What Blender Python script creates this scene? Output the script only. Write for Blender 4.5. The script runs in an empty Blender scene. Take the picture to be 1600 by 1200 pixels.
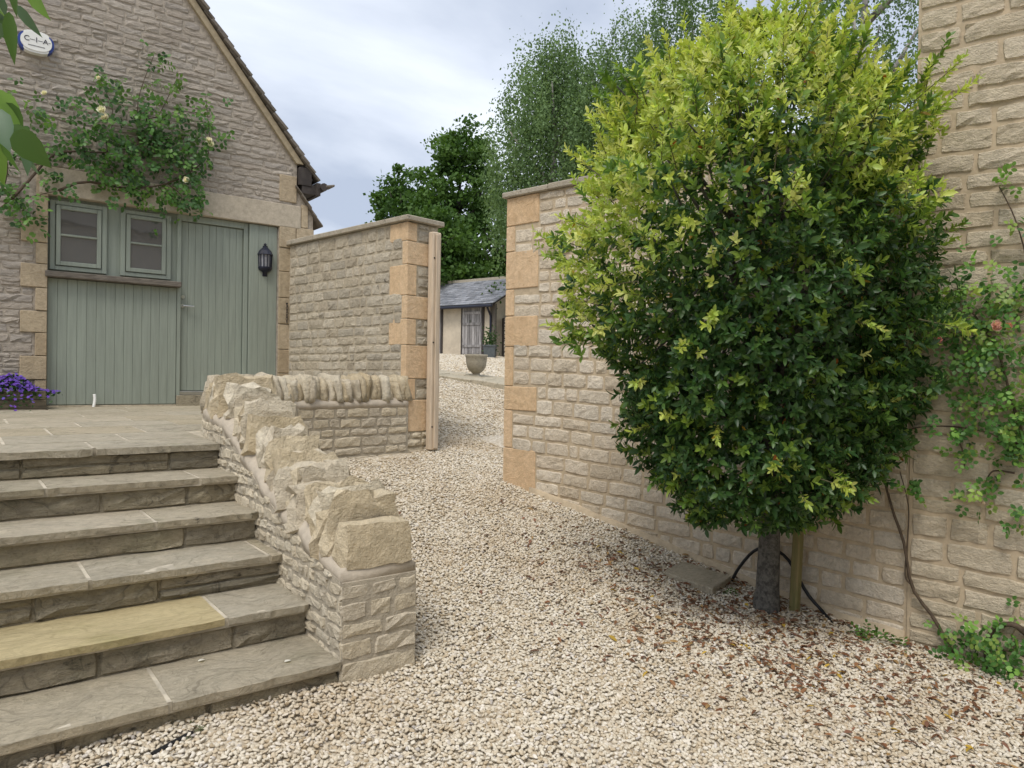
import bpy, math, random
import numpy as np
from mathutils import Vector, Matrix, Euler, noise

random.seed(7)
RNG = np.random.default_rng(7)
scene = bpy.context.scene
COL = scene.collection

# ------------------------------------------------------------------ camera
YAW, PITCH, ROLL = 0.65844576, -0.0081787, 0.01521135
EYE = Vector((0, 0, 1.483))
def cam_axes():
    f = Vector((math.sin(YAW), math.cos(YAW), 0)); r = Vector((math.cos(YAW), -math.sin(YAW), 0)); up = Vector((0, 0, 1))
    f2 = f * math.cos(PITCH) + up * math.sin(PITCH); u2 = up * math.cos(PITCH) - f * math.sin(PITCH)
    return r * math.cos(ROLL) + u2 * math.sin(ROLL), u2 * math.cos(ROLL) - r * math.sin(ROLL), f2
CR, CU, CF = cam_axes()
cd = bpy.data.cameras.new('camera'); cam = bpy.data.objects.new('camera', cd); COL.objects.link(cam)
cd.sensor_width = 36; cd.lens = 36 * 1130 / 1600; cd.clip_start = 0.05; cd.clip_end = 2000
m = Matrix.Identity(4)
for i in range(3):
    m[i][0] = CR[i]; m[i][1] = CU[i]; m[i][2] = -CF[i]; m[i][3] = EYE[i]
cam.matrix_world = m
scene.camera = cam

# ------------------------------------------------------------------ sky, sun, exposure
SUN_EL, SUN_AZ = math.radians(58), math.radians(235)     # azimuth measured from +Y clockwise
w = bpy.data.worlds.new('World'); scene.world = w; w.use_nodes = True
nt = w.node_tree; nt.nodes.clear()
def N(t, **kw):
    n = nt.nodes.new(t)
    for k, v in kw.items(): setattr(n, k, v)
    return n
out = N('ShaderNodeOutputWorld'); bg = N('ShaderNodeBackground')
sky = N('ShaderNodeTexSky'); sky.sky_type = 'NISHITA'; sky.sun_disc = False
sky.sun_elevation = SUN_EL; sky.sun_rotation = SUN_AZ; sky.dust_density = 3
skys = N('ShaderNodeVectorMath', operation='SCALE'); skys.inputs['Scale'].default_value = 0.11
tc = N('ShaderNodeTexCoord'); sep = N('ShaderNodeSeparateXYZ')
mx = N('ShaderNodeMath', operation='MAXIMUM'); mx.inputs[1].default_value = 0.0
ad = N('ShaderNodeMath', operation='ADD'); ad.inputs[1].default_value = 0.22
dv = N('ShaderNodeVectorMath', operation='DIVIDE'); cmb = N('ShaderNodeCombineXYZ')
nz = N('ShaderNodeTexNoise'); nz.inputs['Scale'].default_value = 0.95; nz.inputs['Detail'].default_value = 7; nz.inputs['Roughness'].default_value = 0.52; nz.inputs['Distortion'].default_value = 0.25
mp = N('ShaderNodeMapping'); mp.inputs['Location'].default_value = (1.9, 3.2, 0); mp.inputs['Rotation'].default_value = (0, 0, 0.5); mp.inputs['Scale'].default_value = (1.0, 1.15, 1)
rp = N('ShaderNodeValToRGB')
rp.color_ramp.elements[0].position = 0.38; rp.color_ramp.elements[0].color = (0.34, 0.385, 0.475, 1)
rp.color_ramp.elements[1].position = 0.60; rp.color_ramp.elements[1].color = (0.67, 0.71, 0.775, 1)
mixn = N('ShaderNodeMix', data_type='RGBA'); mixn.inputs[0].default_value = 0.88
L = nt.links.new
L(tc.outputs['Generated'], sep.inputs[0]); L(sep.outputs['Z'], mx.inputs[0]); L(mx.outputs[0], ad.inputs[0])
for k in range(3): L(ad.outputs[0], cmb.inputs[k])
L(tc.outputs['Generated'], dv.inputs[0]); L(cmb.outputs[0], dv.inputs[1]); L(dv.outputs[0], mp.inputs['Vector']); L(mp.outputs[0], nz.inputs['Vector'])
L(nz.outputs['Fac'], rp.inputs[0]); L(sky.outputs[0], skys.inputs[0])
L(skys.outputs[0], mixn.inputs[6]); L(rp.outputs[0], mixn.inputs[7]); L(mixn.outputs[2], bg.inputs['Color']); bg.inputs['Strength'].default_value = 1.0
L(bg.outputs[0], out.inputs[0])

sl = bpy.data.lights.new('sun', 'SUN'); sl.energy = 1.5; sl.angle = math.radians(24); sl.color = (1.0, 0.95, 0.88)
so = bpy.data.objects.new('sun', sl); COL.objects.link(so)
sd = Vector((math.sin(SUN_AZ) * math.cos(SUN_EL), math.cos(SUN_AZ) * math.cos(SUN_EL), math.sin(SUN_EL)))
so.rotation_euler = sd.to_track_quat('Z', 'Y').to_euler(); so.location = (0, 0, 30)
scene.view_settings.view_transform = 'Standard'; scene.view_settings.look = 'None'
scene.view_settings.exposure = 0.7; scene.view_settings.gamma = 1.0; scene.view_settings.use_curve_mapping = False
scene.render.engine = 'CYCLES'
scene.cycles.use_denoising = True
scene.cycles.max_bounces = 6; scene.cycles.diffuse_bounces = 3; scene.cycles.glossy_bounces = 3; scene.cycles.transmission_bounces = 4; scene.cycles.transparent_max_bounces = 8

# ------------------------------------------------------------------ materials
def new_mat(name):
    mt = bpy.data.materials.new(name); mt.use_nodes = True
    t = mt.node_tree; b = t.nodes['Principled BSDF']
    return mt, t, b
class G:
    """small node helper"""
    def __init__(s, t): s.t = t
    def n(s, typ, ins=None, **kw):
        x = s.t.nodes.new(typ)
        for k, v in kw.items(): setattr(x, k, v)
        for k, v in (ins or {}).items():
            if hasattr(v, 'is_linked') or hasattr(v, 'links'): s.t.links.new(v, x.inputs[k])
            else: x.inputs[k].default_value = v
        return x
    def noise(s, vec, scale, detail=4, rough=0.55, dist=0.0):
        return s.n('ShaderNodeTexNoise', {'Vector': vec, 'Scale': scale, 'Detail': detail, 'Roughness': rough, 'Distortion': dist}).outputs['Fac']
    def math(s, op, a, b=0.0, clamp=False):
        return s.n('ShaderNodeMath', {0: a, 1: b}, operation=op, use_clamp=clamp).outputs[0]
    def mix(s, f, a, b, blend='MIX'):
        x = s.n('ShaderNodeMix', {0: f, 6: a, 7: b}, data_type='RGBA', blend_type=blend, clamp_factor=True); return x.outputs[2]
    def ramp(s, f, stops):
        x = s.n('ShaderNodeValToRGB', {0: f}); e = x.color_ramp.elements
        while len(e) < len(stops): e.new(0.5)
        for el, (p, c) in zip(e, stops): el.position = p; el.color = c if len(c) == 4 else (*c, 1)
        return x.outputs[0]
    def sstep(s, v, a, b):
        return s.n('ShaderNodeMapRange', {0: v, 1: a, 2: b}, interpolation_type='SMOOTHSTEP').outputs[0]
    def pos(s): return s.n('ShaderNodeNewGeometry').outputs['Position']
    def rnd(s):
        a = s.n('ShaderNodeObjectInfo').outputs['Random']; b = s.n('ShaderNodeAttribute', attribute_name='rnd').outputs['Fac']
        return s.math('FRACT', s.math('ADD', a, b))
    def bump(s, h, strength, dist):
        return s.n('ShaderNodeBump', {'Height': h, 'Strength': strength, 'Distance': dist}).outputs[0]

def mat_stone(name, cols, dark=(0.10, 0.09, 0.075), dark_amt=0.35, bscale=28.0, bstr=0.9, bdist=0.016, grain=(1, 1, 1), spread=1.0, rough=0.9, moss=None):
    mt, t, b = new_mat(name); g = G(t); p = g.pos(); r = g.rnd()
    n = len(cols); base = g.ramp(r, [(i / max(1, n - 1), c) for i, c in enumerate(cols)])
    avg = tuple(sum(c[k] for c in cols) / n for k in range(3)) + (1,)
    base = g.mix(spread, avg, base)
    off = g.n('ShaderNodeVectorMath', {0: p, 1: (1, 1, 1)}, operation='ADD'); 
    sc = g.n('ShaderNodeMapping', {'Vector': p, 'Scale': grain}).outputs[0]
    n1 = g.noise(sc, 5.0, 5); n2 = g.noise(sc, 22.0, 6, 0.65); n3 = g.noise(sc, 90.0, 4, 0.6)
    base = g.mix(g.math('MULTIPLY', g.sstep(n1, 0.42, 0.72), 0.55), base, g.mix(0.5, base, (*cols[-1], 1)))
    val = g.math('ADD', 0.60, g.math('MULTIPLY', n2, 0.95))
    base = g.mix(1.0, base, g.n('ShaderNodeCombineColor', {0: val, 1: val, 2: val}).outputs[0], 'MULTIPLY')
    dk = g.math('MULTIPLY', g.sstep(g.noise(sc, 11.0, 7, 0.7), 0.53, 0.72), dark_amt)
    r2 = g.math('FRACT', g.math('MULTIPLY', r, 7.31)); dk = g.math('MULTIPLY', dk, g.math('ADD', 0.35, g.math('MULTIPLY', g.math('POWER', r2, 2.0), 1.9)), True)
    base = g.mix(dk, base, (*dark, 1))
    if moss:
        base = g.mix(g.math('MULTIPLY', g.sstep(g.noise(p, 3.0, 6, 0.7), 0.5, 0.75), moss[1]), base, (*moss[0], 1))
    sp = g.math('MULTIPLY', g.sstep(n3, 0.6, 0.78), 0.35)
    base = g.mix(sp, base, g.mix(0.5, base, (0.75, 0.72, 0.66, 1)))
    t.links.new(base, b.inputs['Base Color']); b.inputs['Roughness'].default_value = rough
    b.inputs['Specular IOR Level'].default_value = 0.25
    rdg = g.math('ABSOLUTE', g.math('SUBTRACT', g.noise(sc, bscale * .45, 6, 0.7), 0.5))
    h = g.math('ADD', g.math('ADD', g.noise(sc, bscale, 6, 0.68), g.math('MULTIPLY', rdg, -1.0)), g.math('MULTIPLY', n3, 0.4))
    base = g.mix(g.math('MULTIPLY', g.sstep(rdg, 0.035, 0.0), 0.16), base, (*dark, 1)); t.links.new(base, b.inputs['Base Color'])
    t.links.new(g.bump(h, bstr, bdist), b.inputs['Normal'])
    return mt

def weather(mt, streak=(0.8, 9, 1), amt=0.5, dark=(0.16, 0.14, 0.095), pale=(0.54, 0.49, 0.38)):
    """riven-sandstone streaks, stains and pale scuffs on top of a stone material"""
    t = mt.node_tree; g = G(t); b = t.nodes['Principled BSDF']; src = b.inputs['Base Color'].links[0].from_socket; p = g.pos()
    wv = g.n('ShaderNodeVectorMath', {0: p, 1: g.n('ShaderNodeTexNoise', {'Vector': p, 'Scale': 2.5, 'Detail': 3.0}).outputs['Color']}, operation='ADD').outputs[0]
    m1 = g.noise(g.n('ShaderNodeMapping', {'Vector': wv, 'Scale': streak}).outputs[0], 3.0, 8, 0.72)
    m2 = g.noise(p, 2.2, 8, 0.75); m3 = g.noise(g.n('ShaderNodeMapping', {'Vector': p, 'Scale': (3, 9, 3)}).outputs[0], 12, 6, 0.75)
    c = g.mix(g.math('MULTIPLY', g.sstep(m1, 0.50, 0.68), amt), src, (*dark, 1))
    c = g.mix(g.math('MULTIPLY', g.sstep(m2, 0.50, 0.66), amt * .8), c, g.mix(.45, c, (*dark, 1)))
    c = g.mix(g.math('MULTIPLY', g.sstep(m3, 0.58, 0.72), amt * .7), c, (*pale, 1))
    t.links.new(c, b.inputs['Base Color'])
    h = g.math('ADD', g.math('MULTIPLY', m1, 1.0), g.math('MULTIPLY', m3, .5))
    bn = g.n('ShaderNodeBump', {'Height': h, 'Strength': 1.0, 'Distance': 0.014}); old = b.inputs['Normal'].links[0].from_socket; t.links.new(old, bn.inputs['Normal']); t.links.new(bn.outputs[0], b.inputs['Normal'])
    return mt
def mat_simple(name, col, rough=0.7, var=0.15, scale=20.0, bump=0.0, bdist=0.004, metal=0.0, spec=0.4, grain=(1, 1, 1), rand=0.0, col2=None):
    mt, t, b = new_mat(name); g = G(t); p = g.n('ShaderNodeMapping', {'Vector': g.pos(), 'Scale': grain}).outputs[0]
    n1 = g.noise(p, scale, 6, 0.65)
    c2 = col2 or tuple(c * (1 - var * 2) for c in col)
    c = g.mix(g.sstep(n1, 0.35, 0.68), (*col, 1), (*c2, 1))
    if rand:
        v = g.math('ADD', 1 - rand, g.math('MULTIPLY', g.rnd(), 2 * rand))
        c = g.mix(1.0, c, g.n('ShaderNodeCombineColor', {0: v, 1: v, 2: v}).outputs[0], 'MULTIPLY')
    t.links.new(c, b.inputs['Base Color']); b.inputs['Roughness'].default_value = rough; b.inputs['Metallic'].default_value = metal
    b.inputs['Specular IOR Level'].default_value = spec
    if bump: t.links.new(g.bump(g.noise(p, scale * 2.5, 6, 0.65), bump, bdist), b.inputs['Normal'])
    return mt

def mat_leaf(name, rough=0.38, trans=0.3, spec=0.45):
    mt, t, b = new_mat(name); g = G(t)
    c = g.n('ShaderNodeAttribute', attribute_name='col').outputs['Color']
    t.links.new(c, b.inputs['Base Color']); b.inputs['Roughness'].default_value = rough; b.inputs['Specular IOR Level'].default_value = spec
    tr = g.n('ShaderNodeBsdfTranslucent', {'Color': g.mix(1.0, c, (1.4, 1.4, 0.8, 1), 'MULTIPLY')})
    ms = g.n('ShaderNodeMixShader', {0: trans, 1: b.outputs[0], 2: tr.outputs[0]})
    t.links.new(ms.outputs[0], t.nodes['Material Output'].inputs['Surface'])
    return mt

M = {}
M['facade'] = mat_stone('facade_rubble', [(0.36, 0.31, 0.255), (0.46, 0.405, 0.34), (0.41, 0.36, 0.3), (0.385, 0.345, 0.3), (0.51, 0.455, 0.385)], dark=(0.11, 0.09, 0.075), dark_amt=0.45, grain=(1, 1, 2.6), bscale=40, bstr=1.0, bdist=0.018)
M['facade_mortar'] = mat_simple('facade_mortar', (0.44, 0.385, 0.315), 0.95, 0.2, 14, 0.8, 0.012)
M['gatewall'] = mat_stone('gate_wall_stone', [(0.34, 0.29, 0.215), (0.5, 0.44, 0.335), (0.43, 0.37, 0.275), (0.38, 0.34, 0.27), (0.54, 0.48, 0.375), (0.46, 0.41, 0.325)], dark=(0.12, 0.105, 0.085), dark_amt=0.55, bscale=40, bstr=1.0, bdist=0.018)
M['gate_mortar'] = mat_simple('gate_wall_mortar', (0.47, 0.405, 0.30), 0.95, 0.12, 18, 0.6, 0.006)
M['garden'] = mat_stone('garden_wall_stone', [(0.5, 0.42, 0.31), (0.65, 0.565, 0.44), (0.57, 0.485, 0.37), (0.69, 0.61, 0.49), (0.55, 0.49, 0.395), (0.62, 0.53, 0.4)], dark=(0.16, 0.13, 0.10), dark_amt=0.28, bscale=40, bstr=1.0, bdist=0.018)
M['garden_mortar'] = mat_simple('garden_wall_mortar', (0.51, 0.41, 0.28), 0.95, 0.10, 18, 0.6, 0.006)
M['tall'] = mat_stone('tall_wall_stone', [(0.61, 0.51, 0.36), (0.7, 0.605, 0.455), (0.63, 0.535, 0.385), (0.72, 0.635, 0.485)], dark=(0.15, 0.13, 0.10), dark_amt=0.3, grain=(1, 1, 2.2), bscale=30, bstr=1.0, bdist=0.03)
M['quoin'] = mat_stone('sawn_quoin_stone', [(0.57, 0.4, 0.235), (0.63, 0.46, 0.29), (0.59, 0.42, 0.25), (0.65, 0.49, 0.32)], dark=(0.33, 0.20, 0.10), dark_amt=0.45, bstr=0.5, bdist=0.006, rough=0.85)
M['houseq'] = mat_stone('house_quoin_stone', [(0.37, 0.29, 0.19), (0.44, 0.36, 0.25), (0.4, 0.325, 0.22)], dark=(0.15, 0.10, 0.06), dark_amt=0.4, bstr=0.5, bdist=0.006)
M['lintel'] = mat_stone('lintel_stone', [(0.42, 0.365, 0.28), (0.44, 0.385, 0.305)], dark=(0.2, 0.17, 0.13), dark_amt=0.3, bstr=0.3, bdist=0.004)
M['coping_slab'] = mat_stone('weathered_coping_slab', [(0.33, 0.29, 0.225), (0.39, 0.345, 0.27)], dark=(0.09, 0.08, 0.065), dark_amt=0.7, bstr=0.9, bdist=0.01, moss=((0.5, 0.47, 0.4), 0.4))
M['cock'] = mat_stone('coping_rubble_stone', [(0.52, 0.42, 0.265), (0.66, 0.565, 0.4), (0.58, 0.48, 0.32), (0.7, 0.63, 0.49), (0.55, 0.475, 0.355), (0.68, 0.6, 0.46)], dark=(0.20, 0.165, 0.115), dark_amt=0.35, bscale=36, bstr=1.0, bdist=0.025)
M['stairwall'] = mat_stone('stair_wall_rubble', [(0.48, 0.415, 0.305), (0.6, 0.53, 0.4), (0.54, 0.47, 0.35), (0.45, 0.4, 0.31), (0.63, 0.565, 0.44)], dark=(0.11, 0.10, 0.08), dark_amt=0.6, bscale=40, bstr=1.0, bdist=0.018)
M['lowwall'] = mat_stone('low_wall_rubble', [(0.52, 0.44, 0.31), (0.64, 0.56, 0.42), (0.55, 0.475, 0.345), (0.6, 0.53, 0.41), (0.47, 0.41, 0.315)], dark=(0.22, 0.18, 0.13), dark_amt=0.4, bscale=40, bstr=1.0, bdist=0.018)
M['bed_mortar'] = mat_simple('coping_mortar', (0.50, 0.435, 0.345), 0.95, 0.08, 16, 0.7, 0.008)
M['stair_mortar'] = mat_simple('stair_wall_mortar', (0.45, 0.395, 0.305), 0.95, 0.14, 22, 0.9, 0.012)
M['slab'] = mat_stone('riven_flagstone', [(0.4, 0.35, 0.255), (0.49, 0.43, 0.325), (0.44, 0.395, 0.305), (0.47, 0.4, 0.28)], dark=(0.085, 0.08, 0.062), dark_amt=0.5, grain=(1, 2.2, 1), bscale=16, bstr=0.9, bdist=0.014, moss=((0.22, 0.215, 0.13), 0.4), rough=0.8)
M['slab_y'] = mat_stone('yellow_flagstone', [(0.44, 0.36, 0.2), (0.47, 0.39, 0.22)], dark=(0.22, 0.17, 0.08), dark_amt=0.4, grain=(1, 4.5, 1), bscale=12, bstr=0.5, bdist=0.005, moss=((0.27, 0.25, 0.09), 0.5), rough=0.8)
M['riser'] = mat_stone('riser_stone', [(0.37, 0.325, 0.235), (0.45, 0.39, 0.285), (0.33, 0.295, 0.22), (0.48, 0.41, 0.28)], dark=(0.08, 0.072, 0.055), dark_amt=0.6, grain=(1, 1, 2.5), bscale=36, bstr=1.0, bdist=0.02, moss=((0.13, 0.14, 0.07), 0.4))
weather(M['slab']); weather(M['slab_y'], amt=.35, dark=(.25, .19, .09), pale=(.6, .52, .33)); weather(M['riser'], amt=.6, dark=(.07, .065, .05))
weather(M['quoin'], (2, 2, 5), .28, (.42, .27, .13), (.74, .60, .43)); weather(M['houseq'], (2, 2, 5), .3, (.24, .18, .11), (.5, .42, .32))
M['slab_mortar'] = mat_simple('flagstone_pointing', (0.56, 0.50, 0.39), 0.95, 0.18, 12, 0.7, 0.006)
M['sage'] = mat_simple('sage_painted_wood', (0.285, 0.32, 0.268), 0.55, 0.07, 2.2, 0.3, 0.002, grain=(16, 16, 1), rand=0.04)
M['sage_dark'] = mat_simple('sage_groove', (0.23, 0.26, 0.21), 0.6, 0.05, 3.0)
M['oldwood'] = mat_simple('weathered_sill_wood', (0.19, 0.165, 0.135), 0.85, 0.25, 9, 0.7, 0.004, grain=(1, 6, 6))
M['post'] = mat_simple('pale_softwood', (0.63, 0.51, 0.375), 0.7, 0.12, 3.0, 0.3, 0.002, grain=(12, 12, 1))
M['barnwood'] = mat_simple('silvered_door_wood', (0.40, 0.38, 0.37), 0.9, 0.3, 2.2, 0.7, 0.01, grain=(6, 6, 0.7), rand=0.3)
M['black'] = mat_simple('black_lantern_metal', (0.012, 0.014, 0.03), 0.35, 0.1, 20)
M['lampglass'] = mat_simple('lantern_glass', (0.32, 0.32, 0.34), 0.15, 0.1, 20)
M['steel'] = mat_simple('brushed_steel', (0.62, 0.62, 0.60), 0.3, 0.05, 40, metal=0.9)
M['iron'] = mat_simple('rusty_iron', (0.05, 0.04, 0.035), 0.8, 0.2, 40)
M['slate'] = mat_simple('slate_roof', (0.19, 0.20, 0.225), 0.55, 0.25, 7, 0.6, 0.02, rand=0.28, col2=(0.28, 0.28, 0.295))
M['tile'] = mat_stone('stone_roof_slate', [(0.12, 0.105, 0.085), (0.18, 0.155, 0.125), (0.15, 0.13, 0.11)], dark=(0.05, 0.045, 0.04), dark_amt=0.6, bstr=0.8, bdist=0.01)
M['verge'] = mat_simple('verge_mortar', (0.40, 0.33, 0.22), 0.95, 0.12, 16, 0.5, 0.006)
M['darkwood'] = mat_simple('dark_eaves_wood', (0.06, 0.05, 0.045), 0.8, 0.2, 12)
M['render'] = mat_simple('cream_render', (0.60, 0.52, 0.40), 0.95, 0.10, 2.5, 0.4, 0.02)
M['urn'] = mat_stone('urn_cast_stone', [(0.31, 0.28, 0.215), (0.34, 0.305, 0.24)], dark=(0.12, 0.11, 0.085), dark_amt=0.5, bstr=0.4)
M['planter'] = mat_simple('lead_grey_planter', (0.10, 0.115, 0.12), 0.6, 0.1, 10)
M['bark'] = mat_simple('speckled_bark', (0.17, 0.16, 0.14), 0.9, 0.3, 34, 0.9, 0.012, col2=(0.05, 0.047, 0.042))
M['barkbg'] = mat_simple('tree_bark', (0.06, 0.05, 0.04), 0.9, 0.25, 8, 0.6, 0.02)
M['birchbark'] = mat_simple('birch_bark', (0.45, 0.43, 0.40), 0.85, 0.25, 4, 0.4, 0.01, col2=(0.10, 0.09, 0.08))
M['stake'] = mat_simple('green_stained_stake', (0.24, 0.19, 0.085), 0.85, 0.2, 5, 0.6, 0.004, grain=(8, 8, 1), col2=(0.17, 0.165, 0.06))
M['hose'] = mat_simple('black_hose', (0.012, 0.012, 0.013), 0.5, 0.1, 20)
M['stem'] = mat_simple('rose_stem', (0.10, 0.07, 0.045), 0.8, 0.2, 30, 0.4)
M['twig'] = mat_simple('green_twig', (0.13, 0.12, 0.06), 0.8, 0.2, 30)
M['leaf'] = mat_leaf('leaf', 0.40, 0.36, 0.45)
M['leafbg'] = mat_leaf('leaf_far', 0.6, 0.3, 0.25)
M['roseleaf'] = mat_leaf('rose_leaf', 0.45, 0.3, 0.35)
M['petal'] = mat_leaf('petal', 0.6, 0.3, 0.2)
M['dead'] = mat_leaf('dead_leaf', 0.75, 0.1, 0.2)
M['white'] = mat_simple('white_plastic', (0.78, 0.78, 0.74), 0.4, 0.03, 10)
M['blue'] = mat_simple('blue_plastic', (0.03, 0.06, 0.27), 0.4, 0.05, 10)
M['ink'] = mat_simple('black_print', (0.03, 0.03, 0.05), 0.6, 0.05, 10)
M['trough'] = mat_simple('weathered_trough_wood', (0.15, 0.125, 0.085), 0.9, 0.25, 9, 0.6, 0.004, grain=(1, 6, 6))
M['soil'] = mat_simple('soil', (0.045, 0.033, 0.022), 0.95, 0.2, 40, 0.8, 0.02)
def glass_mat():
    mt, t, b = new_mat('window_glass'); g = G(t)
    b.inputs['Base Color'].default_value = (0.085, 0.088, 0.088, 1); b.inputs['Roughness'].default_value = 0.03; b.inputs['Specular IOR Level'].default_value = 1.0
    b.inputs['IOR'].default_value = 1.9
    t.links.new(g.bump(g.noise(g.pos(), 3.0, 2), 0.12, 0.01), b.inputs['Normal'])
    return mt
M['glass'] = glass_mat()
def pebble_mat():
    mt, t, b = new_mat('gravel_pebble'); g = G(t)
    r = g.n('ShaderNodeObjectInfo').outputs['Random']
    c = g.ramp(r, [(0, (0.44, 0.35, 0.23)), (0.10, (0.56, 0.47, 0.34)), (0.45, (0.63, 0.56, 0.44)), (0.75, (0.69, 0.63, 0.515)), (0.96, (0.75, 0.69, 0.60)), (1.0, (0.40, 0.37, 0.34))])
    n = g.noise(g.pos(), 160, 3)
    c = g.mix(g.math('MULTIPLY', g.sstep(g.noise(g.pos(), 1.1, 5, .65), .45, .68), .5), c, g.mix(1.0, c, (.78, .70, .60, 1), 'MULTIPLY'))
    v = g.math('ADD', 0.70, g.math('MULTIPLY', n, 0.48))
    c = g.mix(1.0, c, g.n('ShaderNodeCombineColor', {0: v, 1: v, 2: v}).outputs[0], 'MULTIPLY')
    t.links.new(c, b.inputs['Base Color']); b.inputs['Roughness'].default_value = 0.85; b.inputs['Specular IOR Level'].default_value = 0.2
    return mt
M['pebble'] = pebble_mat()
def ground_mat():
    mt, t, b = new_mat('gravel_bed'); g = G(t); p = g.pos()
    v = g.n('ShaderNodeTexVoronoi', {'Vector': p, 'Scale': 34.0}); 
    c = g.ramp(g.n('ShaderNodeSeparateColor', {0: v.outputs['Color']}).outputs[0], [(0, (0.44, 0.37, 0.27)), (0.5, (0.56, 0.50, 0.40)), (1, (0.66, 0.61, 0.53))])
    c = g.mix(g.sstep(v.outputs['Distance'], 0.35, 0.75), c, (0.40, 0.335, 0.245, 1))
    c = g.mix(g.math('MULTIPLY', g.sstep(g.noise(p, 1.2, 4), 0.45, 0.7), 0.25), c, (0.36, 0.31, 0.23, 1))
    sx = g.n('ShaderNodeSeparateXYZ', {0: p}); far = g.math('MAXIMUM', g.sstep(sx.outputs[1], 28, 31), g.sstep(sx.outputs[0], 24, 28))
    c = g.mix(far, c, g.mix(g.noise(p, 0.6, 5), (0.05, 0.09, 0.025, 1), (0.10, 0.13, 0.04, 1)))
    t.links.new(c, b.inputs['Base Color']); b.inputs['Roughness'].default_value = 0.95
    t.links.new(g.bump(g.math('SUBTRACT', 1.0, v.outputs['Distance']), 0.8, 0.012), b.inputs['Normal'])
    return mt
M['ground'] = ground_mat()

# ------------------------------------------------------------------ mesh helpers
def setp(o, label=None, cat=None, group=None, kind=None):
    if label: o['label'] = label
    if cat: o['category'] = cat
    if group: o['group'] = group
    if kind: o['kind'] = kind
    return o
def attach(o, parent):
    if parent is not None:
        o.parent = parent; o.matrix_parent_inverse = Matrix.Translation(-Vector(parent.get('_base', (0, 0, 0))))
    return o
def link(name, me, mat=None, parent=None):
    o = bpy.data.objects.new(name, me); COL.objects.link(o)
    if mat is not None:
        me.materials.clear(); me.materials.append(mat)
    return attach(o, parent)
def empty(name, loc, label=None, cat=None, group=None, kind=None):
    o = bpy.data.objects.new(name, None); COL.objects.link(o); o.location = loc; o.empty_display_size = 0.2
    BASE[o.name] = tuple(loc)
    return setp(o, label, cat, group, kind)
BASE = {}
def attach(o, parent):
    if parent is not None:
        o.parent = parent
        b = BASE.get(parent.name)
        if b: o.matrix_parent_inverse = Matrix.Translation(-Vector(b))
    return o
def fast_mesh(name, V, F, smooth=True, cols=None, rnd=None):
    """V (n,3) array, F (m,k) array of equal-size faces"""
    V = np.asarray(V, np.float32); F = np.asarray(F, np.int32); me = bpy.data.meshes.new(name); k = F.shape[1]
    me.vertices.add(len(V)); me.vertices.foreach_set('co', V.ravel())
    me.loops.add(F.size); me.loops.foreach_set('vertex_index', F.ravel())
    me.polygons.add(len(F)); me.polygons.foreach_set('loop_start', np.arange(0, F.size, k, dtype=np.int32))
    me.polygons.foreach_set('use_smooth', np.full(len(F), smooth))
    if cols is not None:
        a = me.attributes.new('col', 'FLOAT_COLOR', 'POINT'); c = np.ones((len(V), 4), np.float32); c[:, :3] = cols; a.data.foreach_set('color', c.ravel())
    if rnd is not None:
        a = me.attributes.new('rnd', 'FLOAT', 'POINT'); a.data.foreach_set('value', np.asarray(rnd, np.float32))
    me.update(calc_edges=True); me.validate()
    return me
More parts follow.
